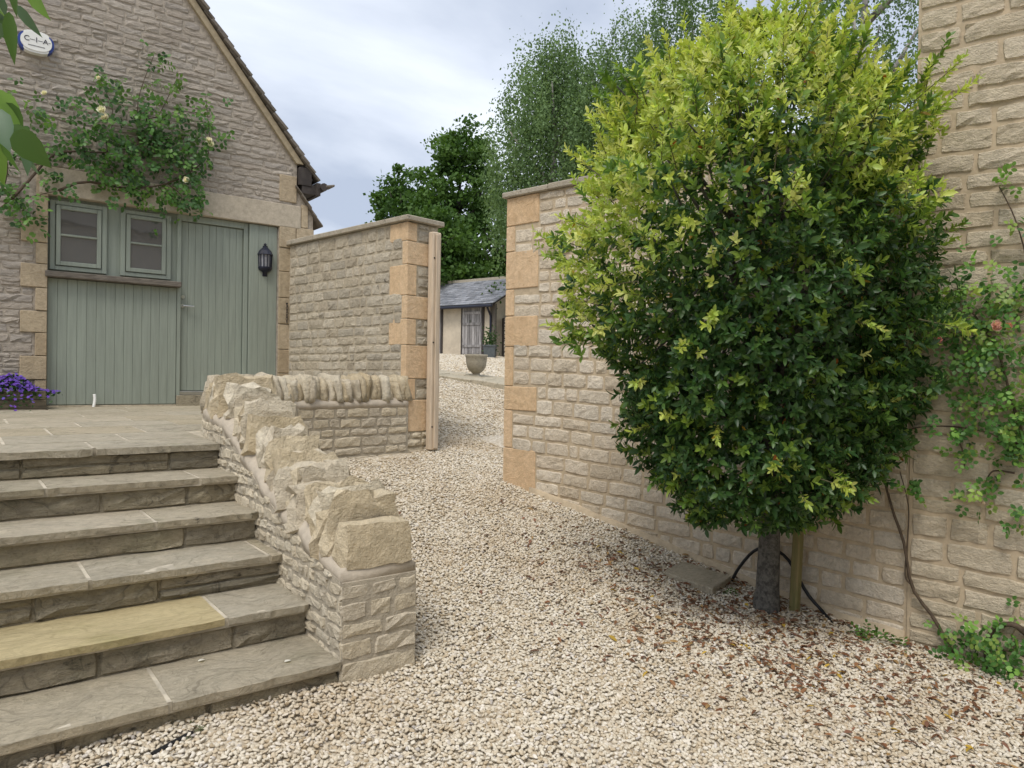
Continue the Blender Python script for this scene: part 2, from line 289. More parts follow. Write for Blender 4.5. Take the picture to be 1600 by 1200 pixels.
class MB:
    def __init__(s): s.v = []; s.f = []; s.r = []
    def add(s, v, f, rnd=0.0):
        b = len(s.v); s.v += [tuple(p) for p in v]; s.f += [tuple(i + b for i in q) for q in f]; s.r += [rnd] * len(v)
    def box(s, a, b, rnd=0.0, mapf=None):
        (x0, y0, z0), (x1, y1, z1) = a, b
        v = [(x0, y0, z0), (x1, y0, z0), (x1, y1, z0), (x0, y1, z0), (x0, y0, z1), (x1, y0, z1), (x1, y1, z1), (x0, y1, z1)]
        if mapf: v = [mapf(*p) for p in v]
        s.add(v, [(0, 3, 2, 1), (4, 5, 6, 7), (0, 1, 5, 4), (1, 2, 6, 5), (2, 3, 7, 6), (3, 0, 4, 7)], rnd)
    def cbox(s, a, b, c=0.005, mapf=None):
        """box with chamfered edges"""
        (x0, y0, z0), (x1, y1, z1) = a, b; v = []; P = {}
        for i, x in enumerate((x0, x1)):
            for j, y in enumerate((y0, y1)):
                for k, z in enumerate((z0, z1)):
                    sx, sy, sz = (1 - 2 * i), (1 - 2 * j), (1 - 2 * k)
                    P[i, j, k, 0] = len(v); v.append((x, y + sy * c, z + sz * c))
                    P[i, j, k, 1] = len(v); v.append((x + sx * c, y, z + sz * c))
                    P[i, j, k, 2] = len(v); v.append((x + sx * c, y + sy * c, z))
        f = []
        for i in (0, 1): f.append([P[i, 0, 0, 0], P[i, 1, 0, 0], P[i, 1, 1, 0], P[i, 0, 1, 0]])
        for j in (0, 1): f.append([P[0, j, 0, 1], P[1, j, 0, 1], P[1, j, 1, 1], P[0, j, 1, 1]])
        for k in (0, 1): f.append([P[0, 0, k, 2], P[1, 0, k, 2], P[1, 1, k, 2], P[0, 1, k, 2]])
        for i in (0, 1):
            for j in (0, 1): f.append([P[i, j, 0, 0], P[i, j, 1, 0], P[i, j, 1, 1], P[i, j, 0, 1]])
        for i in (0, 1):
            for k in (0, 1): f.append([P[i, 0, k, 0], P[i, 1, k, 0], P[i, 1, k, 2], P[i, 0, k, 2]])
        for j in (0, 1):
            for k in (0, 1): f.append([P[0, j, k, 1], P[1, j, k, 1], P[1, j, k, 2], P[0, j, k, 2]])
        for i in (0, 1):
            for j in (0, 1):
                for k in (0, 1): f.append([P[i, j, k, 0], P[i, j, k, 1], P[i, j, k, 2]])
        if mapf: v = [mapf(*p) for p in v]
        s.add(v, f)
    def tube(s, pts, rad, n=8, cap=True, rnd=0.0):
        pts = [Vector(p) for p in pts]; m = len(pts)
        rad = rad if isinstance(rad, (list, tuple)) else [rad] * m
        v = []; f = []; ref = Vector((0.3, 0.5, 0.81))
        for i, p in enumerate(pts):
            d = (pts[min(i + 1, m - 1)] - pts[max(i - 1, 0)]).normalized()
            a = d.cross(ref)
            if a.length < 0.05: a = d.cross(Vector((1, 0, 0)))
            a.normalize(); b = d.cross(a)
            for k in range(n):
                t = 2 * math.pi * k / n; v.append(p + (a * math.cos(t) + b * math.sin(t)) * rad[i])
        for i in range(m - 1):
            for k in range(n): f.append((i * n + k, i * n + (k + 1) % n, (i + 1) * n + (k + 1) % n, (i + 1) * n + k))
        if cap: f.append(tuple(range(n))[::-1]); f.append(tuple(range((m - 1) * n, m * n)))
        s.add(v, f, rnd)
    def lathe(s, c, prof, n=24):
        v = []; f = []
        for (r, z) in prof:
            for k in range(n):
                t = 2 * math.pi * k / n; v.append((c[0] + r * math.cos(t), c[1] + r * math.sin(t), c[2] + z))
        for i in range(len(prof) - 1):
            for k in range(n): f.append((i * n + k, i * n + (k + 1) % n, (i + 1) * n + (k + 1) % n, (i + 1) * n + k))
        f.append(tuple(range(n))[::-1]); f.append(tuple(range((len(prof) - 1) * n, len(prof) * n)))
        s.add(v, f)
    def build(s, name, mat, parent=None, smooth=False):
        me = bpy.data.meshes.new(name); me.from_pydata([tuple(p) for p in s.v], [], s.f)
        bm_fix(me)
        if smooth: me.polygons.foreach_set('use_smooth', [True] * len(me.polygons))
        if any(s.r):
            a = me.attributes.new('rnd', 'FLOAT', 'POINT'); a.data.foreach_set('value', s.r)
        me.update()
        return link(name, me, mat, parent)
import bmesh
def bm_fix(me):
    bm = bmesh.new(); bm.from_mesh(me); bmesh.ops.recalc_face_normals(bm, faces=bm.faces); bm.to_mesh(me); bm.free()
def nz3(x, y, z): return noise.noise(Vector((x, y, z)))

# --- stones laid on a mapped wall face: map(s, t, n) -> world point
def stone_geo(mapf, s0, s1, t0, t1, proud, seed, cell=0.06, wob=0.008, rough=0.5, back=0.007):
    """rock-faced block: steep arris all round, hackly face inside"""
    w, h = s1 - s0, t1 - t0
    nx = max(2, min(6, int(round(w / cell)))); ny = max(2, min(4, int(round(h / (cell * .75)))))
    e = min(0.011, w * .16, h * .16)
    A = [0.0] + [e / w + (1 - 2 * e / w) * i / nx for i in range(nx + 1)] + [1.0]
    B = [0.0] + [e / h + (1 - 2 * e / h) * j / ny for j in range(ny + 1)] + [1.0]
    mx_, my_ = len(A) - 1, len(B) - 1; V = []; idx = {}
    cr = min(w, h) * 0.045; tilt = random.uniform(-.35, .35); tilt2 = random.uniform(-.25, .25)
    for j, b in enumerate(B):
        for i, a in enumerate(A):
            s = s0 + w * a; t = t0 + h * b
            bi = i in (0, mx_); bj = j in (0, my_); ring = bi or bj; cx_ = (i <= 1 or i >= mx_ - 1) and (j <= 1 or j >= my_ - 1)
            if cx_: s += cr * (1 if a < .5 else -1) * .7; t += cr * (1 if b < .5 else -1) * .5
            ia, jb = min(max(i, 1), mx_ - 1), min(max(j, 1), my_ - 1)
            s += wob * nz3(seed * 3.1 + ia * 1.7, jb * 2.3, 0.5) * (1.3 if i <= 1 or i >= mx_ - 1 else 2.4)
            t += wob * nz3(seed * 1.3 + 9, ia * 1.1, jb * 1.9 + seed) * 1.3
            if ring: d = -back
            else:
                d = proud * (.78 + tilt * (a - .5) + tilt2 * (b - .5) + rough * 1.25 * nz3(seed * 7.7, i * 1.31, j * 1.57) + rough * .5 * nz3(seed * 2.7, i * 3.1, j * 2.9))
                if 1 < i < mx_ - 1 and 1 < j < my_ - 1: d += proud * .3
                d = max(d, .002)
            idx[i, j] = len(V); V.append(mapf(s, t, d))
    F = [(idx[i, j], idx[i + 1, j], idx[i + 1, j + 1], idx[i, j + 1]) for j in range(my_) for i in range(mx_)]
    return V, F
def lay_stones(parent, cells, mapf, mat, name='stone', proud=0.018, cap=300, score=None, joint=0.007, **kw):
    order = list(range(len(cells)))
    if score and len(cells) > cap: order.sort(key=lambda k: -score(cells[k]))
    rest = MB()
    for rank, k in enumerate(order):
        s0, s1, t0, t1 = cells[k]; sd_ = random.random() * 100
        V, F = stone_geo(mapf, s0 + joint, s1 - joint, t0 + joint, t1 - joint, proud * random.uniform(0.7, 1.35), sd_, **kw)
        if rank < cap:
            me = bpy.data.meshes.new(name); me.from_pydata([tuple(p) for p in V], [], F); me.update()
            link(name, me, mat, parent)
        else: rest.add(V, F, random.uniform(0.02, 0.98))
    if rest.v: setp(rest.build('far_stones', mat, parent), kind='stuff')
def coursed(s0, s1, t0, t1, hs, ls, jitter=0.0, keep=None, smax=None, smin=None, split=0.0):
    cells = []; t = t0
    while t < t1 - 0.02:
        h = random.uniform(*hs)
        if t + h > t1 - hs[0] * 0.5: h = t1 - t
        a = s0 if smin is None else smin(t, t + h); b = s1 if smax is None else smax(t, t + h)
        s = a
        while s < b - 0.01:
            l = random.uniform(*ls)
            if random.random() < 0.2: l *= 0.6
            if s + l > b - ls[0] * 0.6: l = b - s
            c = (s, s + l, t, t + h)
            if keep is None or keep(*c):
                if split and random.random() < split and h > 0.09:
                    q = t + h * random.uniform(0.4, 0.6); cells += [(s, s + l, t, q), (s, s + l, q, t + h)]
                else: cells.append(c)
            s += l
        t += h
    return cells
def prism(name, poly, mapf, d0, d1, mat, parent=None):
    """closed prism: polygon in (s,t), extruded between normal depths d0,d1"""
    n = len(poly); v = [mapf(s, t, d0) for s, t in poly] + [mapf(s, t, d1) for s, t in poly]
    f = [tuple(range(n)), tuple(range(2 * n - 1, n - 1, -1))] + [(i, n + i, n + (i + 1) % n, (i + 1) % n) for i in range(n)]
    b = MB(); b.add(v, f); return b.build(name, mat, parent)
def rough_block(cx, ax, dims, seed, amp, n=(3, 4, 3), taper=0.0):
    """jagged stone: subdivided box with its faces pushed about. ax = 3 axes"""
    bm = bmesh.new(); v = {}
    for i in range(n[0] + 1):
        for j in range(n[1] + 1):
            for k in range(n[2] + 1):
                if 0 < i < n[0] and 0 < j < n[1] and 0 < k < n[2]: continue
                a, b, c = i / n[0] * 2 - 1, j / n[1] * 2 - 1, k / n[2] * 2 - 1
                q = math.sqrt(a * a + b * b + c * c); rr = 1 - 0.16 * max(0, q - 1.15)
                sh = 1 - taper * (c * 0.5 + 0.5) * 0.5
                p = Vector((a * dims[0] * rr * sh, b * dims[1] * rr * sh, c * dims[2] * rr)) * 0.5
                d = Vector((nz3(a * 1.3 + seed, b * 1.3, c * 1.3), nz3(a * 1.3, b * 1.3 + seed, c * 1.3 + 5), nz3(a * 1.3 + 3, b * 1.3, c * 1.3 + seed)))
                e = Vector((nz3(a * 3.1 + seed, b * 3.1, c * 3.1), nz3(a * 3.1, b * 3.1 + seed, c * 3.1 + 5), nz3(a * 3.1 + 3, b * 3.1, c * 3.1 + seed))) + .45 * Vector((nz3(a * 7 + seed, b * 7, c * 7), nz3(a * 7, b * 7 + seed, c * 7), nz3(a * 7, b * 7, c * 7 + seed)))
                d.x *= .30; e.x *= .30; p += d * amp + e * amp * 0.6
                v[i, j, k] = bm.verts.new(Vector(cx) + ax[0] * p.x + ax[1] * p.y + ax[2] * p.z)
    def q(*c): bm.faces.new([v[x] for x in c])
    for i in range(n[0]):
        for j in range(n[1]):
            for k in (0, n[2]): q((i, j, k), (i + 1, j, k), (i + 1, j + 1, k), (i, j + 1, k))
    for i in range(n[0]):
        for k in range(n[2]):
            for j in (0, n[1]): q((i, j, k), (i + 1, j, k), (i + 1, j, k + 1), (i, j, k + 1))
    for j in range(n[1]):
        for k in range(n[2]):
            for i in (0, n[0]): q((i, j, k), (i, j + 1, k), (i, j + 1, k + 1), (i, j, k + 1))
    bmesh.ops.recalc_face_normals(bm, faces=bm.faces)
    me = bpy.data.meshes.new('coping_stone'); bm.to_mesh(me); bm.free()
    return me
# --- leaves
LEAF_T = np.array([[0, 3, 1], [0, 2, 3], [1, 3, 6], [1, 6, 4], [3, 2, 5], [3, 5, 6], [4, 6, 9], [4, 9, 7], [6, 5, 8], [6, 8, 9], [7, 9, 10], [9, 8, 10]])
def unit(a): return a / np.maximum(np.linalg.norm(a, axis=-1, keepdims=True), 1e-9)
LV = 11
def leaf_arrays(P, D, U, Ln, Wd, fold=0.12, droop=0.15):
    P = np.asarray(P, float); D = unit(np.asarray(D, float)); S = unit(np.cross(D, np.asarray(U, float))); Nn = np.cross(S, D)
    Ln = np.broadcast_to(np.asarray(Ln, float), (len(P),))[:, None]; Wd = np.broadcast_to(np.asarray(Wd, float), (len(P),))[:, None]
    def at(a, b, h): return P + D * Ln * a + S * Wd * b + Nn * (h * Wd) - Nn * (droop * a * a * Ln)
    V = np.stack([at(0, 0, 0), at(.16, .30, fold * .7), at(.16, -.30, fold * .7), at(.2, 0, 0), at(.45, .5, fold), at(.45, -.5, fold), at(.48, 0, 0), at(.78, .33, fold * .7), at(.78, -.33, fold * .7), at(.78, 0, 0), at(1, 0, 0)], 1)
    F = (np.arange(len(P))[:, None, None] * LV + LEAF_T[None]).reshape(-1, 3)
    return V.reshape(-1, 3), F
def rand_unit(n): return unit(RNG.normal(size=(n, 3)))
def jit_col(cols, n, amt=0.2):
    c = np.asarray(cols, float); c = np.broadcast_to(c, (n, 3)).copy()
    return np.clip(c * (1 + RNG.uniform(-amt, amt, (n, 1))) * (1 + RNG.uniform(-amt * .4, amt * .4, (n, 3))), 0, 1)

# ================================================================== GROUND
GV = [-40, -2, 1.4, 2.46, 3.1, 3.46, 3.91, 4.56, 5.07, 5.43, 6.78, 11.4, 25, 60, 600]
GZ = [-0.9, -0.30, -0.135, -0.045, 0.062, 0.155, 0.24, 0.36, 0.455, 0.515, 0.70, 1.47, 2.45, 3.4, 8]
def gz(u, v):
    a = 0.0
    for o in (-0.5, -0.25, 0, 0.25, 0.5): a += np.interp(np.asarray(v) + o, GV, GZ)
    return a / 5
def gsheet(u, v):
    z = gz(u, v); u = np.asarray(u)
    return z - 0.35 * np.clip((3.2 - u) / 0.5, 0, 1) * np.clip((np.asarray(v) - 6.4) / 0.3, 0, 1) - 0.5 * np.clip((1.3 - u) / .2, 0, 1) * np.clip((np.asarray(v) - 3.3) / .3, 0, 1)
us = np.concatenate([[-400, -150, -60, -25, -12, -6], np.arange(-4, 12, .25), [13, 15, 18, 22, 27, 35, 50, 80, 150, 400]])
vs = np.concatenate([[-300, -100, -40, -20, -10, -6], np.arange(-4, 14, .25), [15, 17, 20, 23, 26, 30, 36, 45, 60, 90, 150, 300, 600]])
UU, VV = np.meshgrid(us, vs, indexing='ij')
V = np.stack([UU.ravel(), VV.ravel(), gsheet(UU.ravel(), VV.ravel()) - 0.004], 1)
nu, nv = len(us), len(vs); I = (np.arange(nu - 1)[:, None] * nv + np.arange(nv - 1)[None]).ravel()
F = np.stack([I, I + nv, I + nv + 1, I + 1], 1)
ground = link('ground', fast_mesh('ground', V, F), M['ground'])
setp(ground, 'pale gravel drive rising through the gateway', None, None, 'structure')

# pebbles: geometry-node instances on a point set
def in_gravel(u, v):
    ok = np.ones(len(u), bool)
    ok &= ~((v > 3.105) & (u < 1.42)) & ~((u < 1.78) & (v > 3.12))
    ok &= ~((u < 1.62 + np.clip(v - 5.2, 0, 9) * 0.6) & (v > 5.2)) & ~((v > 6.5) & (u < 3.8))
    sR = (u - 4.11) * 0.1484 + (v - 5.42) * -0.9889
    ok &= ~((u * 0.98893 + v * 0.14836 > 4.87) & (v < 5.42))
    return ok
def in_view(u, v, mrg=0.12):
    x = (u * CR.x + v * CR.y); zf = (u * CF.x + v * CF.y)
    zz = gz(u, v) - EYE.z
    return (zf > 0.6) & (np.abs(x) / np.maximum(zf, .1) < 0.708 + mrg + 0.5 / np.maximum(zf, .5)) & (zz / np.maximum(zf, .1) > -0.56 - mrg)
def pebble_pts(u0, u1, v0, v1, sp, size, layers=1, zj=0.010):
    out = []
    for _ in range(layers):
        a = np.arange(u0, u1, sp); b = np.arange(v0, v1, sp); A, B = np.meshgrid(a, b, indexing='ij')
        A = A.ravel() + RNG.uniform(-.6, .6, A.size) * sp; B = B.ravel() + RNG.uniform(-.6, .6, B.size) * sp
        k = in_gravel(A, B) & in_view(A, B); A, B = A[k], B[k]
        out.append(np.stack([A, B, gz(A, B) + RNG.uniform(-.004, zj, len(A)) + 0.006 * np.sin(A * 9) * np.sin(B * 8), np.full(len(A), size)], 1))
    return np.concatenate(out)
pp = np.concatenate([pebble_pts(0.2, 5, 0.8, 4.6, 0.0155, 1.0, 1, 0.012), pebble_pts(1.4, 5, 4.6, 7.2, 0.021, 1.1), pebble_pts(3.6, 9.5, 7.2, 12.5, 0.036, 1.55), pebble_pts(8, 18, 11, 24, 0.085, 3.0)])
me = bpy.data.meshes.new('gravel'); me.vertices.add(len(pp)); me.vertices.foreach_set('co', pp[:, :3].astype(np.float32).ravel())
at = me.attributes.new('psize', 'FLOAT', 'POINT'); at.data.foreach_set('value', pp[:, 3].astype(np.float32))
gravel = link('gravel', me); setp(gravel, 'loose cream and buff gravel pebbles over the drive', None, None, 'stuff')
ng = bpy.data.node_groups.new('gravel_scatter', 'GeometryNodeTree')
ng.interface.new_socket('Geometry', in_out='INPUT', socket_type='NodeSocketGeometry'); ng.interface.new_socket('Geometry', in_out='OUTPUT', socket_type='NodeSocketGeometry')
g = G(ng); gi = g.n('NodeGroupInput'); go = g.n('NodeGroupOutput')
join = g.n('GeometryNodeJoinGeometry')
for k in range(5):
    ico = g.n('GeometryNodeMeshIcoSphere', {'Radius': 1.0, 'Subdivisions': 2})
    p = g.n('GeometryNodeInputPosition').outputs[0]
    o = g.n('ShaderNodeVectorMath', {0: p, 1: (k * 7.3, k * 3.1, 2.0)}, operation='ADD').outputs[0]
    nn = g.n('ShaderNodeTexNoise', {'Vector': o, 'Scale': 0.9, 'Detail': 1.5})
    s1 = g.n('ShaderNodeVectorMath', {0: nn.outputs['Color'], 1: (0.5, 0.5, 0.5)}, operation='SUBTRACT').outputs[0]
    s2 = g.n('ShaderNodeVectorMath', {0: s1}, operation='SCALE'); s2.inputs['Scale'].default_value = 1.7
    sp_ = g.n('GeometryNodeSetPosition', {'Geometry': ico.outputs[0], 'Offset': s2.outputs[0]})
    sm = g.n('GeometryNodeSetShadeSmooth', {'Geometry': sp_.outputs[0]})
    ma = g.n('GeometryNodeSetMaterial', {'Geometry': sm.outputs[0], 'Material': M['pebble']})
    gt = g.n('GeometryNodeGeometryToInstance', {'Geometry': ma.outputs[0]})
    ng.links.new(gt.outputs[0], join.inputs[0])
iop = g.n('GeometryNodeInstanceOnPoints'); iop.inputs['Pick Instance'].default_value = True
ri = g.n('FunctionNodeRandomValue', data_type='INT'); ri.inputs[4].default_value = 0; ri.inputs[5].default_value = 4
rr = g.n('FunctionNodeRandomValue', data_type='FLOAT_VECTOR'); rr.inputs[0].default_value = (-.55, -.55, 0); rr.inputs[1].default_value = (.55, .55, 6.28); rr.inputs['Seed'].default_value = 3
rs = g.n('FunctionNodeRandomValue', data_type='FLOAT_VECTOR'); rs.inputs[0].default_value = (.0075, .006, .0042); rs.inputs[1].default_value = (.0148, .0108, .0076); rs.inputs['Seed'].default_value = 5
na = g.n('GeometryNodeInputNamedAttribute', data_type='FLOAT'); na.inputs['Name'].default_value = 'psize'
sc = g.n('ShaderNodeVectorMath', {0: rs.outputs[0]}, operation='SCALE'); ng.links.new(na.outputs[0], sc.inputs['Scale'])
ng.links.new(gi.outputs[0], iop.inputs['Points']); ng.links.new(join.outputs[0], iop.inputs['Instance'])
ng.links.new(ri.outputs[2], iop.inputs['Instance Index']); ng.links.new(rr.outputs[0], iop.inputs['Rotation']); ng.links.new(sc.outputs[0], iop.inputs['Scale'])
ng.links.new(iop.outputs[0], go.inputs[0])
md = gravel.modifiers.new('scatter', 'NODES'); md.node_group = ng

# ================================================================== LANDING + STEPS
LV0, LZ0 = 4.99, 1.02
def lz(v): return LZ0 + 0.0207 * (v - LV0)
def slab_mesh(u0, u1, v0, v1, zf, th, seed, front=False, nx=12, ny=5):
    """flagstone: riven top, wavering edges"""
    b = MB(); V = []; id_ = {}
    for j in range(ny + 1):
        for i in range(nx + 1):
            a, c = i / nx, j / ny; u = u0 + (u1 - u0) * a; v = v0 + (v1 - v0) * c
            if i in (0, nx): u += 0.006 * nz3(seed, c * 5, i)
            if j == 0: v += (0.014 if front else 0.006) * (nz3(seed + 5, u * 9, 0.3) + 0.6 * nz3(seed, u * 25, 3))
            if j == ny: v += 0.006 * nz3(seed + 8, u * 6, 1.3)
            z = zf(v) + (0 if i in (0, nx) or j in (0, ny) else 0.006 * nz3(u * 4 + seed, v * 6, 0) + (0.003 * nz3(u * 12, v * 15, seed)) + .002)
            if j == 0 and front: z -= 0.003 + 0.004 * nz3(seed, u * 14, 7)
            id_[i, j] = len(V); V.append((u, v, z))
    F = [(id_[i, j], id_[i + 1, j], id_[i + 1, j + 1], id_[i, j + 1]) for j in range(ny) for i in range(nx)]
    ring = [(i, 0) for i in range(nx)] + [(nx, j) for j in range(ny)] + [(i, ny) for i in range(nx, 0, -1)] + [(0, j) for j in range(ny, 0, -1)]
    base = len(V); n = len(ring)
    for (i, j) in ring:
        x, y, z = V[id_[i, j]]
        if front and j == 0: y += 0.004 + 0.010 * abs(nz3(seed + 2, x * 16, 4))
        V.append((x, y, zf(v0) - th + 0.006 * nz3(seed, x * 11, 9) if j == 0 else z - th))
    for k in range(n): F.append((id_[ring[k]], base + k, base + (k + 1) % n, id_[ring[(k + 1) % n]]))
    F.append(tuple(base + k for k in range(n)))
    b.add(V, F); return b
landing = empty('paved_landing', (0.5, 6.5, 1.0), 'weathered flagstone landing in front of the green door', None, None, 'structure')
prism('landing_bed', [(-2.6, 5.05), (1.5, 5.05), (1.5, 5.3), (1.55, 6.0), (1.9, 6.5), (2.5, 6.8), (3.75, 6.9), (3.4, 9.1), (-2.6, 9.1)], lambda s, t, d: (s, t, lz(t) - 0.003 + d), 0.0, -0.4, M['slab_mortar'], landing)
rows = [(5.0, 5.40, [-2.6, -1.7, -0.9, -0.1, 0.681, 1.42]), (5.40, 5.92, [-2.6, -1.5, -.45, .25, .93, 1.42]), (5.92, 6.5, [-2.6, -1.2, -.1, .55, 1.15, 1.85]), (6.5, 7.0, [-2.6, -1.3, .0, .8, 1.5, 2.3]), (7.0, 7.55, [-2.6, -1.0, .35, 1.25, 2.0, 2.9, 3.6]), (7.55, 8.1, [-2.6, -.8, .1, .95, 1.7, 2.5, 3.5]), (8.1, 8.55, [-2.6, -.4, .6, 1.4, 2.2, 3.0, 3.45]), (8.55, 8.97, [-2.6, -.6, .2, .75, 1.5, 2.4, 3.36])]
for v0, v1, e in rows:
    for a, b_ in zip(e, e[1:]):
        fr = v0 == 5.0
        slab_mesh(a + .010, b_ - .010, v0 - (.02 if fr else -.007), v1 - .007, lambda v: lz(v), 0.045, random.random() * 50, fr).build('flagstone', M['slab'], landing, False)
RIS, TRD = 0.168, 0.384
steps = empty('stone_steps', (0.4, 3.1, 0.05), 'weathered stone flight of steps with one yellow tread slab', 'steps')
joints = [[-2.6, -1.7, -0.9, -0.1, 0.681, 1.42], [-2.6, -1.3, -0.5, 0.401, 1.187, 1.42], [-2.6, -1.5, -.1, 0.868, 1.42], [-2.6, -1.2, -.45, 0.511, 1.347, 1.42], [-2.6, -1.4, -.25, 1.017, 1.42], [-2.6, -1.5, -.35, 0.69, 1.42]]
for k in range(6):
    z = LZ0 - k * RIS; v = LV0 - k * TRD
    if k:
        e = joints[k]
        for a, b_ in zip(e, e[1:]):
            yel = (k == 4 and abs(b_ - 1.017) < .01)
            slab_mesh(a + .009, b_ - .009, v - .01, v + TRD + 0.05, lambda q, z=z: z, 0.036, random.random() * 50, True, 14 if b_ - a > .4 else 5).build('tread_slab', M['slab_y'] if yel else M['slab'], steps, False)
        prism('pointing', [(-2.6, z - .05), (1.43, z - .05), (1.43, z - .003), (-2.6, z - .003)], lambda s, t, d, v=v: (s, v + .012 + d, t), 0, TRD + .04, M['slab_mortar'], steps)
    zb = z - RIS + 0.006 if k < 5 else -0.05
    prism('riser_backing', [(-2.6, zb - .02), (1.43, zb - .02), (1.43, z - .043), (-2.6, z - .043)], lambda s, t, d, v=v: (s, v + d, t), 0.045, 0.30, M['riser'], steps)
    cells = []; s = -2.6
    while s < 1.4:
        l = random.uniform(.45, .9)
        if s + l > 1.25: l = 1.42 - s
        if random.random() < .2:
            q = z - .044 - (z - .044 - zb) * random.uniform(.4, .6); cells += [(s, s + l, zb - .005, q), (s, s + l, q, z - .042)]
        else: cells.append((s, s + l, zb - .005, z - .042))
        s += l
    lay_stones(steps, cells, lambda s, t, d, v=v: (s, v + .042 - d, t), M['riser'], 'riser_stone', 0.011, joint=0.0006, cell=0.06, wob=0.006, rough=1.0)

# ================================================================== LOW CURVED WALL
path = [Vector(p) for p in ((1.61, 3.075), (1.61, 3.6), (1.61, 4.2), (1.61, 4.8), (1.61, 5.2), (1.64, 5.5), (1.72, 5.83), (1.90, 6.2), (2.14, 6.46), (2.42, 6.62), (2.75, 6.70), (3.2, 6.765), (3.75, 6.84))]
cum = [0.0]
for a, b_ in zip(path, path[1:]): cum.append(cum[-1] + (b_ - a).length)
PL = cum[-1]
def path_at(s):
    s = min(max(s, 0), PL); k = max(i for i in range(len(cum) - 1) if cum[i] <= s + 1e-9); t = (s - cum[k]) / (cum[k + 1] - cum[k])
    p = path[k].lerp(path[k + 1], t)
    e = 0.12
    def raw(q):
        q = min(max(q, 0), PL); kk = max(i for i in range(len(cum) - 1) if cum[i] <= q + 1e-9); tt = (q - cum[kk]) / (cum[kk + 1] - cum[kk]); return path[kk].lerp(path[kk + 1], tt)
    d = (raw(s + e) - raw(s - e)).normalized()
    return p, d, Vector((-d.y, d.x))      # point, tangent, left normal (landing side)
HW = 0.205
def mtop(s):   # top of the coping mortar along the wall
    return float(np.interp(s, [0, .05, .42, .95, 1.45, 1.9, 2.3, 3.2, PL], [.60, .605, .68, .82, 1.02, 1.20, 1.235, 1.24, 1.25]))
low = empty('low_wall', (1.61, 3.1, 0.03), 'low curved rubble wall with upright coping stones beside the steps', 'wall')
def wall_pt(s, off, z):
    p, d, n = path_at(s); q = p + n * off; return (q.x, q.y, z)
b = MB(); n = 40; V = []
for i in range(n + 1):
    s = PL * i / n; zt = mtop(s) - .07
    for off, z in ((HW - .012, -.1), (HW - .012, zt), (-HW + .012, zt), (-HW + .012, -.1)): V.append(wall_pt(s, off, z))
F = [(i * 4 + k, i * 4 + (k + 1) % 4, i * 4 + 4 + (k + 1) % 4, i * 4 + 4 + k) for i in range(n) for k in range(4)] + [(0, 1, 2, 3), (n * 4 + 3, n * 4 + 2, n * 4 + 1, n * 4)]
b.add(V, F); b.build('mortar_core', M['stair_mortar'], low)
b = MB(); n = 90; V = []
for i in range(n + 1):
    s = PL * i / n - (.02 if i == 0 else 0); zt = mtop(s); j1 = .012 * nz3(s * 6, 1, 2); j2 = .02 * nz3(s * 9, 4, 2)
    pr = [(HW - .012 + j1, zt - .095 + j2), (HW - .010 + j1 * 1.5, zt - .03 + j2), (HW - .06, zt + .018 + j2), (-HW + .06, zt + .012), (-HW + .010, zt - .03 + j1), (-HW + .010, zt - .085 + j2)]
    for off, z in pr: V.append(wall_pt(s, off, z) if s > 0 else (wall_pt(0, off, z)[0], wall_pt(0, off, z)[1] + .010, z))
F = [(i * 6 + k, i * 6 + (k + 1) % 6, i * 6 + 6 + (k + 1) % 6, i * 6 + 6 + k) for i in range(n) for k in range(6)] + [tuple(range(6)), tuple(n * 6 + 5 - k for k in range(6))]
b.add(V, F); b.build('mortar_bed', M['bed_mortar'], low, True)
# rubble on the stair side
def stair_floor(s):
    v = 3.075 + s; k = math.floor((LV0 - v) / TRD)
    return LZ0 - max(0, k + 1) * RIS if v < LV0 else LZ0
cells = []
for c in coursed(0.0, 3.0, -0.05, 1.2, (.05, .09), (.07, .19), split=.15):
    s0, s1, t0, t1 = c; sm_ = (s0 + s1) / 2
    top = mtop(sm_) - .07
    if t0 > top - .02: continue
    t1 = min(t1, top)
    if t1 < stair_floor(s1) - 0.19 or t1 - t0 < .03: continue
    cells.append((s0, s1, t0, t1))
lay_stones(low, cells, lambda s, t, d: wall_pt(s, HW - .012 + d, t + .010 * nz3(s * 5, t * 3, 1)), M['stairwall'], 'stone', 0.011, cap=200, score=lambda c: -c[0], joint=.004, cell=.045, wob=.012, rough=0.9)
# end pier courses
tz = [-0.06, 0.165, 0.265, 0.345, 0.445, 0.525]; ends = []
for a, c in zip(tz, tz[1:]):
    cuts = {-.06: [0, 1], .165: [0, .42, 1], .265: [0, .55, 1], .345: [0, .35, .66, 1], .445: [0, .38, .72, 1]}[a]
    for q, r_ in zip(cuts, cuts[1:]): ends.append((1.405 + .41 * q, 1.405 + .41 * r_, a, c))
lay_stones(low, ends, lambda s, t, d: (s, 3.078 - d, t), M['lowwall'], 'stone', 0.009, joint=.0045, cell=.06, wob=.010, rough=.8)
# gravel-side face of the return
cells = [c for c in coursed(2.7, PL - .01, .5, 1.17, (.075, .115), (.14, .34))]
lay_stones(low, cells, lambda s, t, d: wall_pt(s, -HW + .012 - d, t), M['lowwall'], 'stone', 0.008, cap=120, score=lambda c: c[0], joint=.005, cell=.06, wob=.010, rough=.8)
cells = []
for c in coursed(.02, 2.7, -.05, 1.2, (.07, .11), (.12, .30)):
    top = mtop((c[0] + c[1]) / 2) - .075
    if c[2] < top - .03: cells.append((c[0], c[1], c[2], min(c[3], top)))
lay_stones(low, cells, lambda s, t, d: wall_pt(s, -HW + .012 - d, t), M['lowwall'], 'stone', .009, cap=0, joint=.005, cell=.08)
